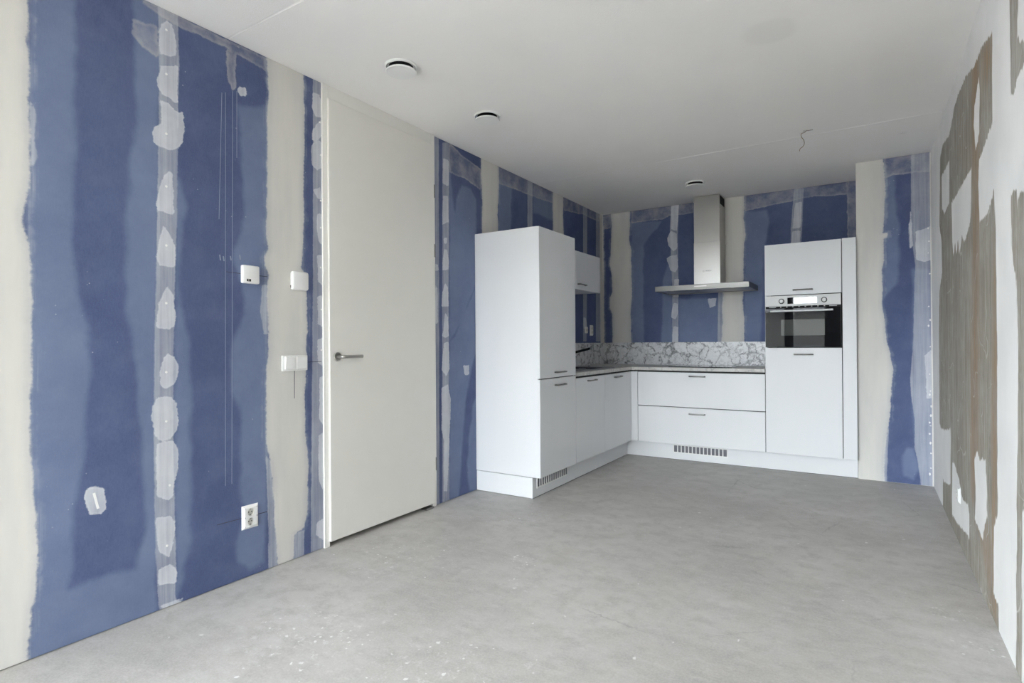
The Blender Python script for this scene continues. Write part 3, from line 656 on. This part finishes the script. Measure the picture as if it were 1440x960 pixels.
obj('door_core', box(NB(), LX0, FX + 0.001, DY0 + 0.04, DY1 - 0.044, 0.03, 2.508), M['door'], dr)
hy, hz = 2.178, 1.066
bm = NB(); lathe(bm, (LX1, hy, hz), (1, 0, 0), [(0, 0), (.026, 0), (.026, .006), (.024, .008), (0, .008)], 32); obj('handle_rose', bm, M['satin'], leaf, True)
bm = NB(); tube(bm, spline([(LX1 + .006, hy, hz), (LX1 + .035, hy, hz), (LX1 + .050, hy + .008, hz), (LX1 + .054, hy + .03, hz), (LX1 + .054, hy + .14, hz)], 6), .0095, 14); obj('door_handle', bm, M['satin'], leaf, True, 'brushed nickel lever handle')
for z in (0.30, 1.785, 2.2):
    bm = NB(); cyl(bm, (LX1 - .004, LY1 + .006, z - .045), (LX1 - .004, LY1 + .006, z + .045), .006, seg=12); obj('hinge', bm, M['nickel'], dr, True)
obj('door_stop', box(NB(), XL - .02, XL + .03, DY1 - .13, DY1 - .05, 0.0, .012, .002), M['nickel'], dr)

# ------------------------------------------------------------------ wall fittings, left wall
def plate(bm, y0, y1, z0, z1, d, bev): return box(bm, XL, XL + d, y0, y1, z0, z1, bev, 2)
t = thing('thermostat', 'square white thermostat with a small dark display, left of the cream filler band', 'thermostat', (XL, 1.66, 1.482))
obj('housing', plate(NB(), 1.612, 1.700, 1.437, 1.525, .026, .006), M['plastic'], t, True)
obj('display', box(NB(), XL + .0255, XL + .0265, 1.630, 1.652, 1.446, 1.458), M['black'], t, label='small dark display')
obj('display_digits', box(NB(), XL + .0266, XL + .0268, 1.636, 1.643, 1.450, 1.455), M['plasticgrey'], t)
t = thing('sensor_box', 'plain white rounded square sensor box on the wall right of the thermostat', 'wall sensor', (XL, 1.96, 1.475))
obj('housing', plate(NB(), 1.888, 1.990, 1.425, 1.525, .030, .012), M['plastic'], t, True)
obj('indicator_slot', box(NB(), XL + .008, XL + .013, 1.8870, 1.8885, 1.436, 1.450), M['dark'], t)
t = thing('light_switch', 'white double rocker light switch beside the door', 'light switch', (XL, 1.92, 1.038))
obj('switch_plate', plate(NB(), 1.835, 1.992, 0.998, 1.080, .010, .004), M['plastic'], t, True)
for (a, b2) in ((1.848, 1.912), (1.917, 1.982)):
    bm = NB(); box(bm, XL + .009, XL + .016, a, b2, 1.006, 1.073, .003)
    for v in bm.verts:
        if v.co.z > 1.03 and v.co.x > XL + .012: v.co.x += .006
    obj('rocker', bm, M['plastic'], t)
def socket(name, label, plane, sgn, y0, y1, z0, z1, n, group=None, cups=True):
    """double or single wall socket with real recessed cups; sgn = +1 faces +x"""
    t = thing(name, label, 'socket', (plane, (y0 + y1) / 2, (z0 + z1) / 2), group)
    d = .011; X = lambda q: plane + sgn * q
    bm = NB(); zs = np.linspace(z0 + .012, z1 - .012, n + 1); ya, yb = y0 + .012, y1 - .012
    o0 = [(X(0), y0, z0), (X(0), y1, z0), (X(0), y1, z1), (X(0), y0, z1)]; o1 = [(X(d), ya, zs[0]), (X(d), yb, zs[0]), (X(d), yb, zs[-1]), (X(d), ya, zs[-1])]
    v0 = [bm.verts.new(c) for c in o0]; v1 = [bm.verts.new(c) for c in o1]
    for k in range(4): bm.faces.new((v0[k], v0[(k + 1) % 4], v1[(k + 1) % 4], v1[k]))
    sub = []
    for k in range(n):
        cz = (zs[k] + zs[k + 1]) / 2; cyy = (ya + yb) / 2; hw, hh = (yb - ya) / 2, (zs[k + 1] - zs[k]) / 2; r = min(hw, hh) * .80
        A, Bv = [], []
        for j in range(32):
            a = 2 * math.pi * j / 32 + math.pi / 32; ca, sa = math.cos(a), math.sin(a); s = 1 / max(abs(ca) / hw, abs(sa) / hh)
            A.append(bm.verts.new((X(d), cyy + ca * s, cz + sa * s))); Bv.append(bm.verts.new((X(d), cyy + ca * r, cz + sa * r)))
        for j in range(32): bm.faces.new((A[j], A[(j + 1) % 32], Bv[(j + 1) % 32], Bv[j]))
        sub.append((cyy, cz, r))
    obj('socket_plate', bm, M['plastic'], t)
    for (cyy, cz, r) in sub:
        bm = NB(); lathe(bm, (X(d), cyy, cz), (sgn, 0, 0), [(r, 0), (r * .96, -.009), (0, -.0092)], 32)
        cup = obj('socket_cup', bm, M['plasticgrey'], t)
        for s in (-1, 1):
            bm = NB(); cyl(bm, (X(d - .0092), cyy + s * r * .42, cz), (X(d - .0084), cyy + s * r * .42, cz), r * .15, seg=12); obj('pin_hole', bm, M['black'], cup)
            obj('earth_clip', box(NB(), X(d - .008) - .001, X(d - .008) + .001, cyy - .003, cyy + .003, cz + s * r * .85 - .004, cz + s * r * .85 + .004), M['nickel'], cup)
    return t
socket('double_socket', 'white double wall socket low on the blue wall, one cup above the other', XL, 1, 1.612, 1.700, 0.236, 0.352, 2)
socket('single_socket', 'small white single wall socket above the sink splashback', XL, 1, 5.545, 5.615, 1.237, 1.307, 1)
socket('double_socket', 'white upright double socket above the sink splashback, near the room corner', XL, 1, 5.675, 5.755, 1.213, 1.328, 2)
socket('double_socket', 'white double socket low on the brown-grey wall in a white skim patch', XR, -1, 3.93, 4.05, 0.235, 0.325, 2)

# ------------------------------------------------------------------ ceiling fittings
for (x, y, r, lab) in ((-2.072, 2.204, .080, 'round white ventilation valve in the ceiling, the one furthest from the kitchen'),
                       (-2.062, 2.985, .080, 'round white ventilation valve in the ceiling, the middle one of three'),
                       (-1.335, 5.290, .082, 'round white ventilation valve in the ceiling in front of the cooker hood')):
    t = thing('ventilation_valve', lab, 'ventilation valve', (x, y, H), 'ceiling ventilation valves')
    bm = NB(); lathe(bm, (x, y, H), (0, 0, -1), [(0, 0), (r * 1.06, 0), (r * 1.06, .004), (r * .98, .010), (r * .88, .004), (r * .80, .0045), (0, .0045)], 40); obj('valve_ring', bm, M['plastic'], t, True)
    bm = NB(); lathe(bm, (x, y, H), (0, 0, -1), [(r * .8, .005), (r * .55, .014), (0, .014)], 32); obj('valve_throat', bm, M['black'], t, True)
    bm = NB(); lathe(bm, (x, y, H), (0, 0, -1), [(0, .018), (r * .3, .024), (r * .96, .027), (r, .030), (r * .96, .035), (0, .040)], 40); obj('valve_disc', bm, M['plastic'], t, True)
wx, wy = -0.362, 4.41
t = thing('ceiling_wire', 'loose lamp wire hanging in a curl from a ceiling hook', 'wire', (wx, wy, H))
bm = NB(); lathe(bm, (wx, wy, H), (0, 0, -1), [(0, 0), (.014, 0), (.012, .004), (0, .005)], 16); obj('ceiling_hook_plate', bm, M['plasticgrey'], t)
obj('wire_strand', tube(NB(), spline([(wx + .012, wy, H), (wx - .004, wy - .01, H - .016), (wx - .022, wy - .01, H - .020), (wx - .022, wy - .01, H - .042), (wx - .008, wy - .01, H - .066), (wx - .004, wy - .01, H - .092), (wx - .012, wy - .01, H - .110), (wx - .030, wy - .01, H - .124), (wx - .034, wy - .01, H - .140)], 5), .0022, 8), M['copper'], t, True)
obj('wire_strand', tube(NB(), spline([(wx + .005, wy, H), (wx + .02, wy - .02, H - .010), (wx + .05, wy - .02, H - .010)], 5), .0022, 8), M['blue_wire'], t, True)

# ------------------------------------------------------------------ kitchen
def handle_x(par, yc, z, ln=.150):        # bow handle on a front facing +x
    x = XD if par.get('plane') is None else par['plane']
    bm = NB(); tube(bm, spline([(x - .001, yc - ln / 2, z), (x + .020, yc - ln / 2, z), (x + .026, yc - ln / 2 + .012, z), (x + .028, yc, z), (x + .026, yc + ln / 2 - .012, z), (x + .020, yc + ln / 2, z), (x - .001, yc + ln / 2, z)], 4), .0062, 8)
    obj('handle', bm, M['nickel'], par, True, 'brushed metal bow handle')
def handle_y(par, xc, z, ln=.140):        # the same handle on a front facing -y
    y = YD
    bm = NB(); tube(bm, spline([(xc - ln / 2, y + .001, z), (xc - ln / 2, y - .020, z), (xc - ln / 2 + .012, y - .026, z), (xc, y - .028, z), (xc + ln / 2 - .012, y - .026, z), (xc + ln / 2, y - .020, z), (xc + ln / 2, y + .001, z)], 4), .0062, 8)
    obj('handle', bm, M['nickel'], par, True, 'brushed metal bow handle')
BV = .0015; DT = .019; G = .0024
def front_x(name, par, y0, y1, z0, z1, x=XD): return obj(name, box(NB(), x - DT, x, y0 + G, y1 - G, z0 + G, z1 - G, BV), M['white'], par)
def front_y(name, par, x0, x1, z0, z1): return obj(name, box(NB(), x0 + G, x1 - G, YD, YD + DT, z0 + G, z1 - G, BV), M['white'], par)
PH, TOPZ, HT = 0.158, 0.860, 1.982     # plinth height, underside of worktop, tall cabinet height
YT0, YT1, YS = 3.540, 4.130, 4.722
CX = XD - DT - .001
# tall cabinet
t = thing('tall_cabinet', 'tall white cabinet with two stacked doors at the near end of the kitchen', 'cabinet', (-2.29, 3.83, PH))
obj('side_panel', box(NB(), XL + .002, CX, YT0 + .006, YT0 + .024, PH, HT, BV), M['white'], t)
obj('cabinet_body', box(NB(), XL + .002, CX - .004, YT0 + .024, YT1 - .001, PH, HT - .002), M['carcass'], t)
obj('top_panel', box(NB(), XL + .002, CX, YT0 + .024, YT1 - .001, HT - .002, HT), M['white'], t)
obj('side_panel', box(NB(), XL + .002, CX, YT1 - .001, YT1 + .001, PH, HT), M['white'], t)
d = front_x('cabinet_door', t, YT0 - .002, YT1 + .002, 0.874, HT); handle_x(d, 3.845, 0.914)
d = front_x('cabinet_door', t, YT0 - .002, YT1 + .002, PH, 0.872); handle_x(d, 3.845, 0.817)
# base cabinets left run
t = thing('base_cabinet', 'white base cabinet under the sink, next to the tall cabinet', 'cabinet', (-2.29, 4.43, PH))
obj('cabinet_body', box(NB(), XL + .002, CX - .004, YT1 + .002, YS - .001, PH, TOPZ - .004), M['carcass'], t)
d = front_x('cabinet_door', t, YT1 + .002, YS, PH, TOPZ - .012); handle_x(d, 4.430, 0.816)
t = thing('base_cabinet', 'white base cabinet in the kitchen corner right of the sink', 'cabinet', (-2.29, 5.05, PH))
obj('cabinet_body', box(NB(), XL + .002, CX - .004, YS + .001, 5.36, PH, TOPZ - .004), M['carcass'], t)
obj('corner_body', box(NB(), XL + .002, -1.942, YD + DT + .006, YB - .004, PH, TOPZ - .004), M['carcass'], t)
d = front_x('cabinet_door', t, YS, 5.350, PH, TOPZ - .012); handle_x(d, 5.020, 0.814)
obj('corner_strip', box(NB(), XD - DT, XD - .001, 5.352, YD - .001, PH + G, TOPZ - .012, BV), M['white'], t)
# back run
t = thing('corner_panel', 'narrow white corner filler panel left of the drawers', 'panel', (-1.966, YD + .01, PH))
obj('panel_front', box(NB(), XD + .003, -1.938, YD, YD + DT, PH + G, TOPZ - .012, BV), M['white'], t)
obj('panel_return', box(NB(), XD - DT, XD + .003, YD + .001, YD + DT, PH + G, TOPZ - .012), M['white'], t)
XA, XB_, XC_, XF = -1.936, -0.770, -0.182, -0.080
t = thing('drawer_cabinet', 'wide white drawer cabinet with two deep drawers under the hob', 'cabinet', ((XA + XB_) / 2, 5.7, PH))
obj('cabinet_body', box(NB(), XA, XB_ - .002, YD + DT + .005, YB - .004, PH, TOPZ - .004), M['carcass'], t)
d = front_y('drawer_front', t, XA, XB_, 0.516, TOPZ - .012); handle_y(d, -1.357, 0.812)
d = front_y('drawer_front', t, XA, XB_, PH, 0.514); handle_y(d, -1.360, 0.458)
t = thing('oven_tower', 'tall white housing cabinet holding the built-in oven', 'cabinet', ((XB_ + XC_) / 2, 5.7, PH))
OZ0, OZ1 = 1.086, 1.530
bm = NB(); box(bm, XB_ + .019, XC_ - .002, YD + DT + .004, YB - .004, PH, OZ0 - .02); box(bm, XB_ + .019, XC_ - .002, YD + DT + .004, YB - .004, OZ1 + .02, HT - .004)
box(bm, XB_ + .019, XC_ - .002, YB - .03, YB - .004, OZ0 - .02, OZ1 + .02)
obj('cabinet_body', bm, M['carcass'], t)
obj('side_panel', box(NB(), XB_, XB_ + .019, YD + DT + .001, YB - .004, PH, HT, BV), M['white'], t)
obj('top_panel', box(NB(), XB_ + .019, XC_ - .002, YD + DT + .001, YB - .004, HT - .004, HT), M['white'], t)
d = front_y('cabinet_door', t, XB_, XC_, OZ1 + .004, HT); handle_y(d, -0.470, 1.575)
d = front_y('cabinet_door', t, XB_, XC_, PH, OZ0 - .004); handle_y(d, -0.468, 1.024)
t = thing('filler_panel', 'tall narrow white filler panel between oven cabinet and wall', 'panel', ((XC_ + XF) / 2, YD + .01, PH))
obj('panel_front', box(NB(), XC_ + .003, XF, YD, YD + DT, PH + G, HT, BV), M['white'], t)
obj('panel_return', box(NB(), XC_ + .003, XC_ + .022, YD + DT, YB - .01, PH + G, HT), M['white'], t)
obj('edge_seal', box(NB(), XF, XF + .0015, YD + .006, YD + DT, PH + G, HT), M['dark'], t)
# plinths with ventilation grilles
def grille(par, axis, plane, a0, a1, z0, z1, n):
    if axis == 'x':
        mk = lambda d0, d1, b0, b1, c0, c1: box(NB(), plane + d0, plane + d1, b0, b1, c0, c1)
    else:
        mk = lambda d0, d1, b0, b1, c0, c1: box(NB(), b0, b1, plane - d1, plane - d0, c0, c1)
    g_ = obj('vent_grille', mk(0.0, .0012, a0, a1, z0, z1), M['slot'], par, label='white slotted ventilation grille')
    for (b0, b1, c0, c1) in ((a0 - .008, a0, z0 - .008, z1 + .008), (a1, a1 + .008, z0 - .008, z1 + .008), (a0, a1, z0 - .008, z0), (a0, a1, z1, z1 + .008)):
        obj('grille_frame', mk(0, .005, b0, b1, c0, c1), M['plastic'], g_)
    st = (a1 - a0) / n
    for k in range(1, n): obj('slat', mk(.0012, .005, a0 + st * k - st * .12, a0 + st * k + st * .12, z0, z1), M['plastic'], g_)
t = thing('plinth', 'white plinth under the left cabinets with a vent grille', 'plinth', (XPL, 4.5, 0))
obj('plinth_board', box(NB(), XPL - .016, XPL, YT0 + .010, YPL - .001, .004, PH - .005, .001), M['white'], t)
obj('plinth_board', box(NB(), XL + .003, XPL - .016, YT0 + .010, YT0 + .026, .004, PH - .005, .001), M['white'], t)
obj('plinth_seal', box(NB(), XPL - .012, XPL - .003, YT0 + .020, YPL - .001, .0, .005), M['dark'], t)
grille(t, 'x', XPL, 3.618, 4.100, 0.074, 0.136, 14)
t = thing('plinth', 'white plinth under the drawers and oven cabinet with a vent grille', 'plinth', (-1.0, YPL, 0))
obj('plinth_board', box(NB(), XPL - .016, XF, YPL, YPL + .016, .004, PH - .005, .001), M['white'], t)
obj('plinth_seal', box(NB(), XPL + .004, XF - .002, YPL + .004, YPL + .012, .0, .005), M['dark'], t)
grille(t, 'y', YPL, -1.600, -1.112, 0.074, 0.138, 14)
# worktop and splashbacks
WT = 0.893
bm = NB()
pts = [(XL + .002, YT1 + .004), (XD + .004, YT1 + .004), (XD + .004, YD - .004), (XB_ - .003, YD - .004), (XB_ - .003, YB - .002), (XL + .002, YB - .002)]
lo = [bm.verts.new((x, y, TOPZ + .002)) for x, y in pts]; hi = [bm.verts.new((x, y, WT)) for x, y in pts]
bm.faces.new(lo[::-1]); bm.faces.new(hi)
for k in range(6): bm.faces.new((lo[k], lo[(k + 1) % 6], hi[(k + 1) % 6], hi[k]))
bmesh.ops.bevel(bm, geom=[e for e in bm.edges if all(v.co.z > TOPZ + .01 for v in e.verts)], offset=.002, segments=1, affect='EDGES')
tag(obj('worktop', bm, M['top']), 'L-shaped grey marble-look worktop over the base cabinets', 'worktop')
tag(obj('splashback', box(NB(), XL + .001, XL + .016, YT1 + .004, YB - .018, WT, 1.134, .001), M['splash']), 'marble-look splashback behind the sink along the left wall', 'splashback')
tag(obj('splashback', box(NB(), XL + .001, XB_ - .003, YB - .017, YB - .002, WT, 1.134, .001), M['splash']), 'long marble-look splashback behind the hob under the hood', 'splashback')
# hob
t = thing('induction_hob', 'flat black glass hob set in the worktop', 'hob', (-1.36, 5.74, WT))
obj('hob_glass', box(NB(), -1.655, -1.065, 5.475, 5.985, WT, WT + .006, .002), M['blackglass'], t)
for (x, y, r) in ((-1.50, 5.61, .09), (-1.22, 5.61, .075), (-1.50, 5.84, .075), (-1.22, 5.84, .105)):
    bm = NB(); lathe(bm, (x, y, WT + .006), (0, 0, 1), [(r - .004, 0), (r - .004, .0003), (r, .0003), (r, 0)], 40); obj('cooking_zone_ring', bm, M['slot'], t)
# sink and tap
t = thing('sink', 'steel inset sink with a dark bowl, left of the kitchen corner', 'sink', (-2.28, 4.76, WT))
bm = NB()
def rrect(x0, x1, y0, y1, r, z, n=6):
    out = []
    for (cx, cy_, a0) in ((x1 - r, y1 - r, 0), (x0 + r, y1 - r, 90), (x0 + r, y0 + r, 180), (x1 - r, y0 + r, 270)):
        for k in range(n + 1):
            a = math.radians(a0 + 90 * k / n); out.append(bm.verts.new((cx + r * math.cos(a), cy_ + r * math.sin(a), z)))
    return out
rings = [rrect(-2.475, -2.075, 4.34, 5.16, .03, WT), rrect(-2.475, -2.075, 4.34, 5.16, .03, WT + .005), rrect(-2.460, -2.090, 4.355, 5.145, .03, WT + .007), rrect(-2.44, -2.115, 4.66, 5.03, .05, WT + .006), rrect(-2.435, -2.120, 4.665, 5.025, .05, WT + .003)]
for a, b2 in zip(rings, rings[1:]):
    for k in range(len(a)): bm.faces.new((a[k], a[(k + 1) % len(a)], b2[(k + 1) % len(a)], b2[k]))
obj('sink_deck', bm, M['steeldark'], t, True)
bm = NB()
r0 = rrect(-2.435, -2.120, 4.665, 5.025, .05, WT + .003); r1 = rrect(-2.43, -2.125, 4.67, 5.02, .06, WT + .0012)
for k in range(len(r0)): bm.faces.new((r0[k], r0[(k + 1) % len(r0)], r1[(k + 1) % len(r0)], r1[k]))
bm.faces.new(r1)
obj('sink_bowl', bm, M['black'], t, True)
bm = NB(); lathe(bm, (-2.28, 4.85, WT + .0012), (0, 0, 1), [(0, .003), (.03, .003), (.035, 0)], 24); obj('drain', bm, M['chrome'], t, True)
bm = NB(); lathe(bm, (-2.32, 5.085, WT + .006), (0, 0, 1), [(.014, 0), (.014, .008), (.010, .010), (0, .010)], 20); obj('drain_knob', bm, M['chrome'], t, True)
t = thing('kitchen_tap', 'black mixer tap with a chrome tipped spout over the sink', 'tap', (-2.51, 4.46, WT))
bm = NB(); lathe(bm, (-2.51, 4.46, WT), (0, 0, 1), [(0, 0), (.028, 0), (.028, .006), (.022, .012), (.022, .09), (.018, .10), (0, .102)], 24); obj('tap_body', bm, M['black'], t, True)
bm = NB(); tube(bm, spline([(-2.51, 4.46, .975), (-2.46, 4.54, 1.000), (-2.39, 4.70, 1.025), (-2.33, 4.93, 1.058), (-2.298, 5.045, 1.077)], 6), .0115, 14); obj('tap_spout', bm, M['black'], t, True)
bm = NB(); cyl(bm, (-2.2985, 5.043, 1.0768), (-2.2945, 5.058, 1.0795), .0125, seg=16); obj('spout_tip', bm, M['chrome'], t, True)
bm = NB(); tube(bm, [(-2.51, 4.46, .99), (-2.49, 4.41, 1.02), (-2.47, 4.36, 1.05)], .006, 10); obj('tap_lever', bm, M['black'], t, True)
# wall cabinet
WXF, WCB, WYE = -2.262, 1.628, 5.240
t = thing('wall_cabinet', 'white wall cabinet hung above the sink beside the tall cabinet', 'cabinet', (-2.42, 4.7, WCB))
obj('cabinet_body', box(NB(), XL + .002, WXF - DT - .002, YT1 + .003, WYE - .001, WCB + .002, HT, BV), M['white'], t)
obj('filler_strip', box(NB(), WXF - DT, WXF, YT1 + .003, 4.428, WCB, HT, BV), M['white'], t)
d = obj('cabinet_door', box(NB(), WXF - DT, WXF, 4.432, WYE, WCB, HT, BV), M['white'], t)
d['plane'] = WXF; handle_x(d, 4.800, 1.676, .150); del d['plane']
# cooker hood
HX0, HX1, HY, HZ0, HZ1 = -1.800, -0.920, 5.533, 1.640, 1.690
t = thing('cooker_hood', 'stainless steel T-shaped cooker hood with square chimney above the hob', 'cooker hood', (-1.36, 5.78, HZ0))
bm = NB(); box(bm, HX0, HX1, HY, YB - .002, HZ0 + .012, HZ1, .002); box(bm, HX0, HX1, HY, HY + .012, HZ0, HZ0 + .012); box(bm, HX0, HX1, YB - .05, YB - .002, HZ0, HZ0 + .012)
box(bm, HX0, HX0 + .012, HY + .012, YB - .05, HZ0, HZ0 + .012); box(bm, HX1 - .012, HX1, HY + .012, YB - .05, HZ0, HZ0 + .012)
obj('hood_canopy', bm, M['steelcanopy'], t)
for k in range(3):
    a = HX0 + .02 + k * .2815
    f = obj('grease_filter', box(NB(), a, a + .277, HY + .05, YB - .07, HZ0 + .004, HZ0 + .012, .001), M['steeldark'], t)
    obj('filter_catch', box(NB(), a + .12, a + .157, HY + .055, HY + .075, HZ0 + .001, HZ0 + .004), M['nickel'], f)
for x in (HX0 + .2, HX1 - .2):
    bm = NB(); lathe(bm, (x, HY + .032, HZ0 + .0125), (0, 0, -1), [(0, .006), (.014, .006), (.016, 0)], 20); obj('hood_lamp', bm, M['plastic'], t)
ch = obj('hood_chimney', box(NB(), -1.480, -1.226, 5.783, YB - .002, HZ1, 2.13, .0015), M['steel'], t)
ch2 = obj('hood_chimney', box(NB(), -1.4775, -1.2285, 5.7855, YB - .002, 2.13, 2.592, .0015), M['steel'], t)
for s, x in ((1, -1.2285), (-1, -1.4775)):
    obj('chimney_vent', box(NB(), min(x, x + s * .001), max(x, x + s * .001), 5.80, YB - .03, 2.500, 2.582), M['black'], ch2)
obj('control_strip', box(NB(), -1.415, -1.300, HY - .0012, HY, HZ0 + .026, HZ0 + .034), M['steel'], t)
def text(s, size, mat, par, loc, rot, name):
    cu = bpy.data.curves.new(name, 'FONT'); cu.body = s; cu.size = size; cu.extrude = .0004; cu.align_x = 'CENTER'; cu.align_y = 'CENTER'
    tmp = bpy.data.objects.new(name, cu); C.objects.link(tmp); bpy.context.view_layer.update()
    me = bpy.data.meshes.new_from_object(tmp.evaluated_get(bpy.context.evaluated_depsgraph_get()))
    bpy.data.objects.remove(tmp)
    me.transform(Matrix.Translation(Vector(loc) - root_loc(par)) @ rot.to_4x4())
    me.materials.append(mat); o = bpy.data.objects.new(name, me); C.objects.link(o); o.parent = par
    return o
RF = Matrix.Rotation(math.pi / 2, 3, 'X')      # lettering that faces -y
text('BOSCH', .017, M['dark'], ch, (-1.338, 5.7826, 1.842), RF, 'lettering')
bm = NB(); lathe(bm, (-1.385, 5.783, 1.841), (0, -1, 0), [(.0055, 0), (.0055, .0006), (.0075, .0006), (.0075, 0)], 20); obj('emblem_ring', bm, M['dark'], ch)

# built-in oven
OX0, OX1 = XB_ + .006, XC_ - .006
t = thing('built_in_oven', 'built-in oven with black glass door and bright steel control panel', 'oven', ((OX0 + OX1) / 2, YD + .2, OZ0))
obj('oven_body', box(NB(), OX0 + .015, OX1 - .015, YD + .008, YD + .5, OZ0 + .002, OZ1 - .002), M['dark'], t)
CZ = 1.438
cp = obj('control_panel', box(NB(), OX0, OX1, YD - .006, YD + .010, CZ, OZ1, .0015), M['steelbright'], t)
obj('display_screen', box(NB(), -.588, -.362, YD - .0072, YD - .006, 1.457, 1.511, .0004), M['blackglass'], cp, label='black glass display')
for x in (-.634, -.310):
    bm = NB(); lathe(bm, (x, YD - .006, 1.482), (0, -1, 0), [(.0225, 0), (.0225, .0015), (.0165, .0015), (.0165, 0)], 32); k_ = obj('knob_ring', bm, M['black'], cp)
    bm = NB(); lathe(bm, (x, YD - .006, 1.482), (0, -1, 0), [(.0160, 0), (.0155, .016), (.0140, .018), (0, .018)], 32); obj('knob', bm, M['steelbright'], k_, True)
obj('vent_slot', box(NB(), OX0 + .002, OX1 - .002, YD, YD + .010, 1.420, CZ - .001), M['black'], t)
for k in range(8):
    x = OX0 + .118 + k * .0475; obj('vent_rib', box(NB(), x, x + .010, YD - .003, YD, 1.428, CZ - .002), M['steelbright'], t)
for x in (OX0 + .03, OX1 - .085): obj('vent_rib', box(NB(), x, x + .055, YD - .003, YD, 1.428, 1.433), M['steelbright'], t)
od = obj('oven_door', box(NB(), OX0, OX1, YD - .006, YD + .010, OZ0, 1.420, .0015), M['blackglass'], t, label='black glass oven door')
obj('oven_window', box(NB(), -.640, -.306, YD - .0063, YD - .006, 1.185, 1.322), M['innerglass'], od)
hb = obj('oven_handle', box(NB(), OX0 + .045, OX1 - .055, YD - .052, YD - .040, 1.388, 1.403, .003, 2), M['steelbright'], od, label='bright steel bar handle')
for x in (OX0 + .075, OX1 - .085): obj('handle_post', box(NB(), x, x + .012, YD - .041, YD - .005, 1.389, 1.402), M['steelbright'], od)
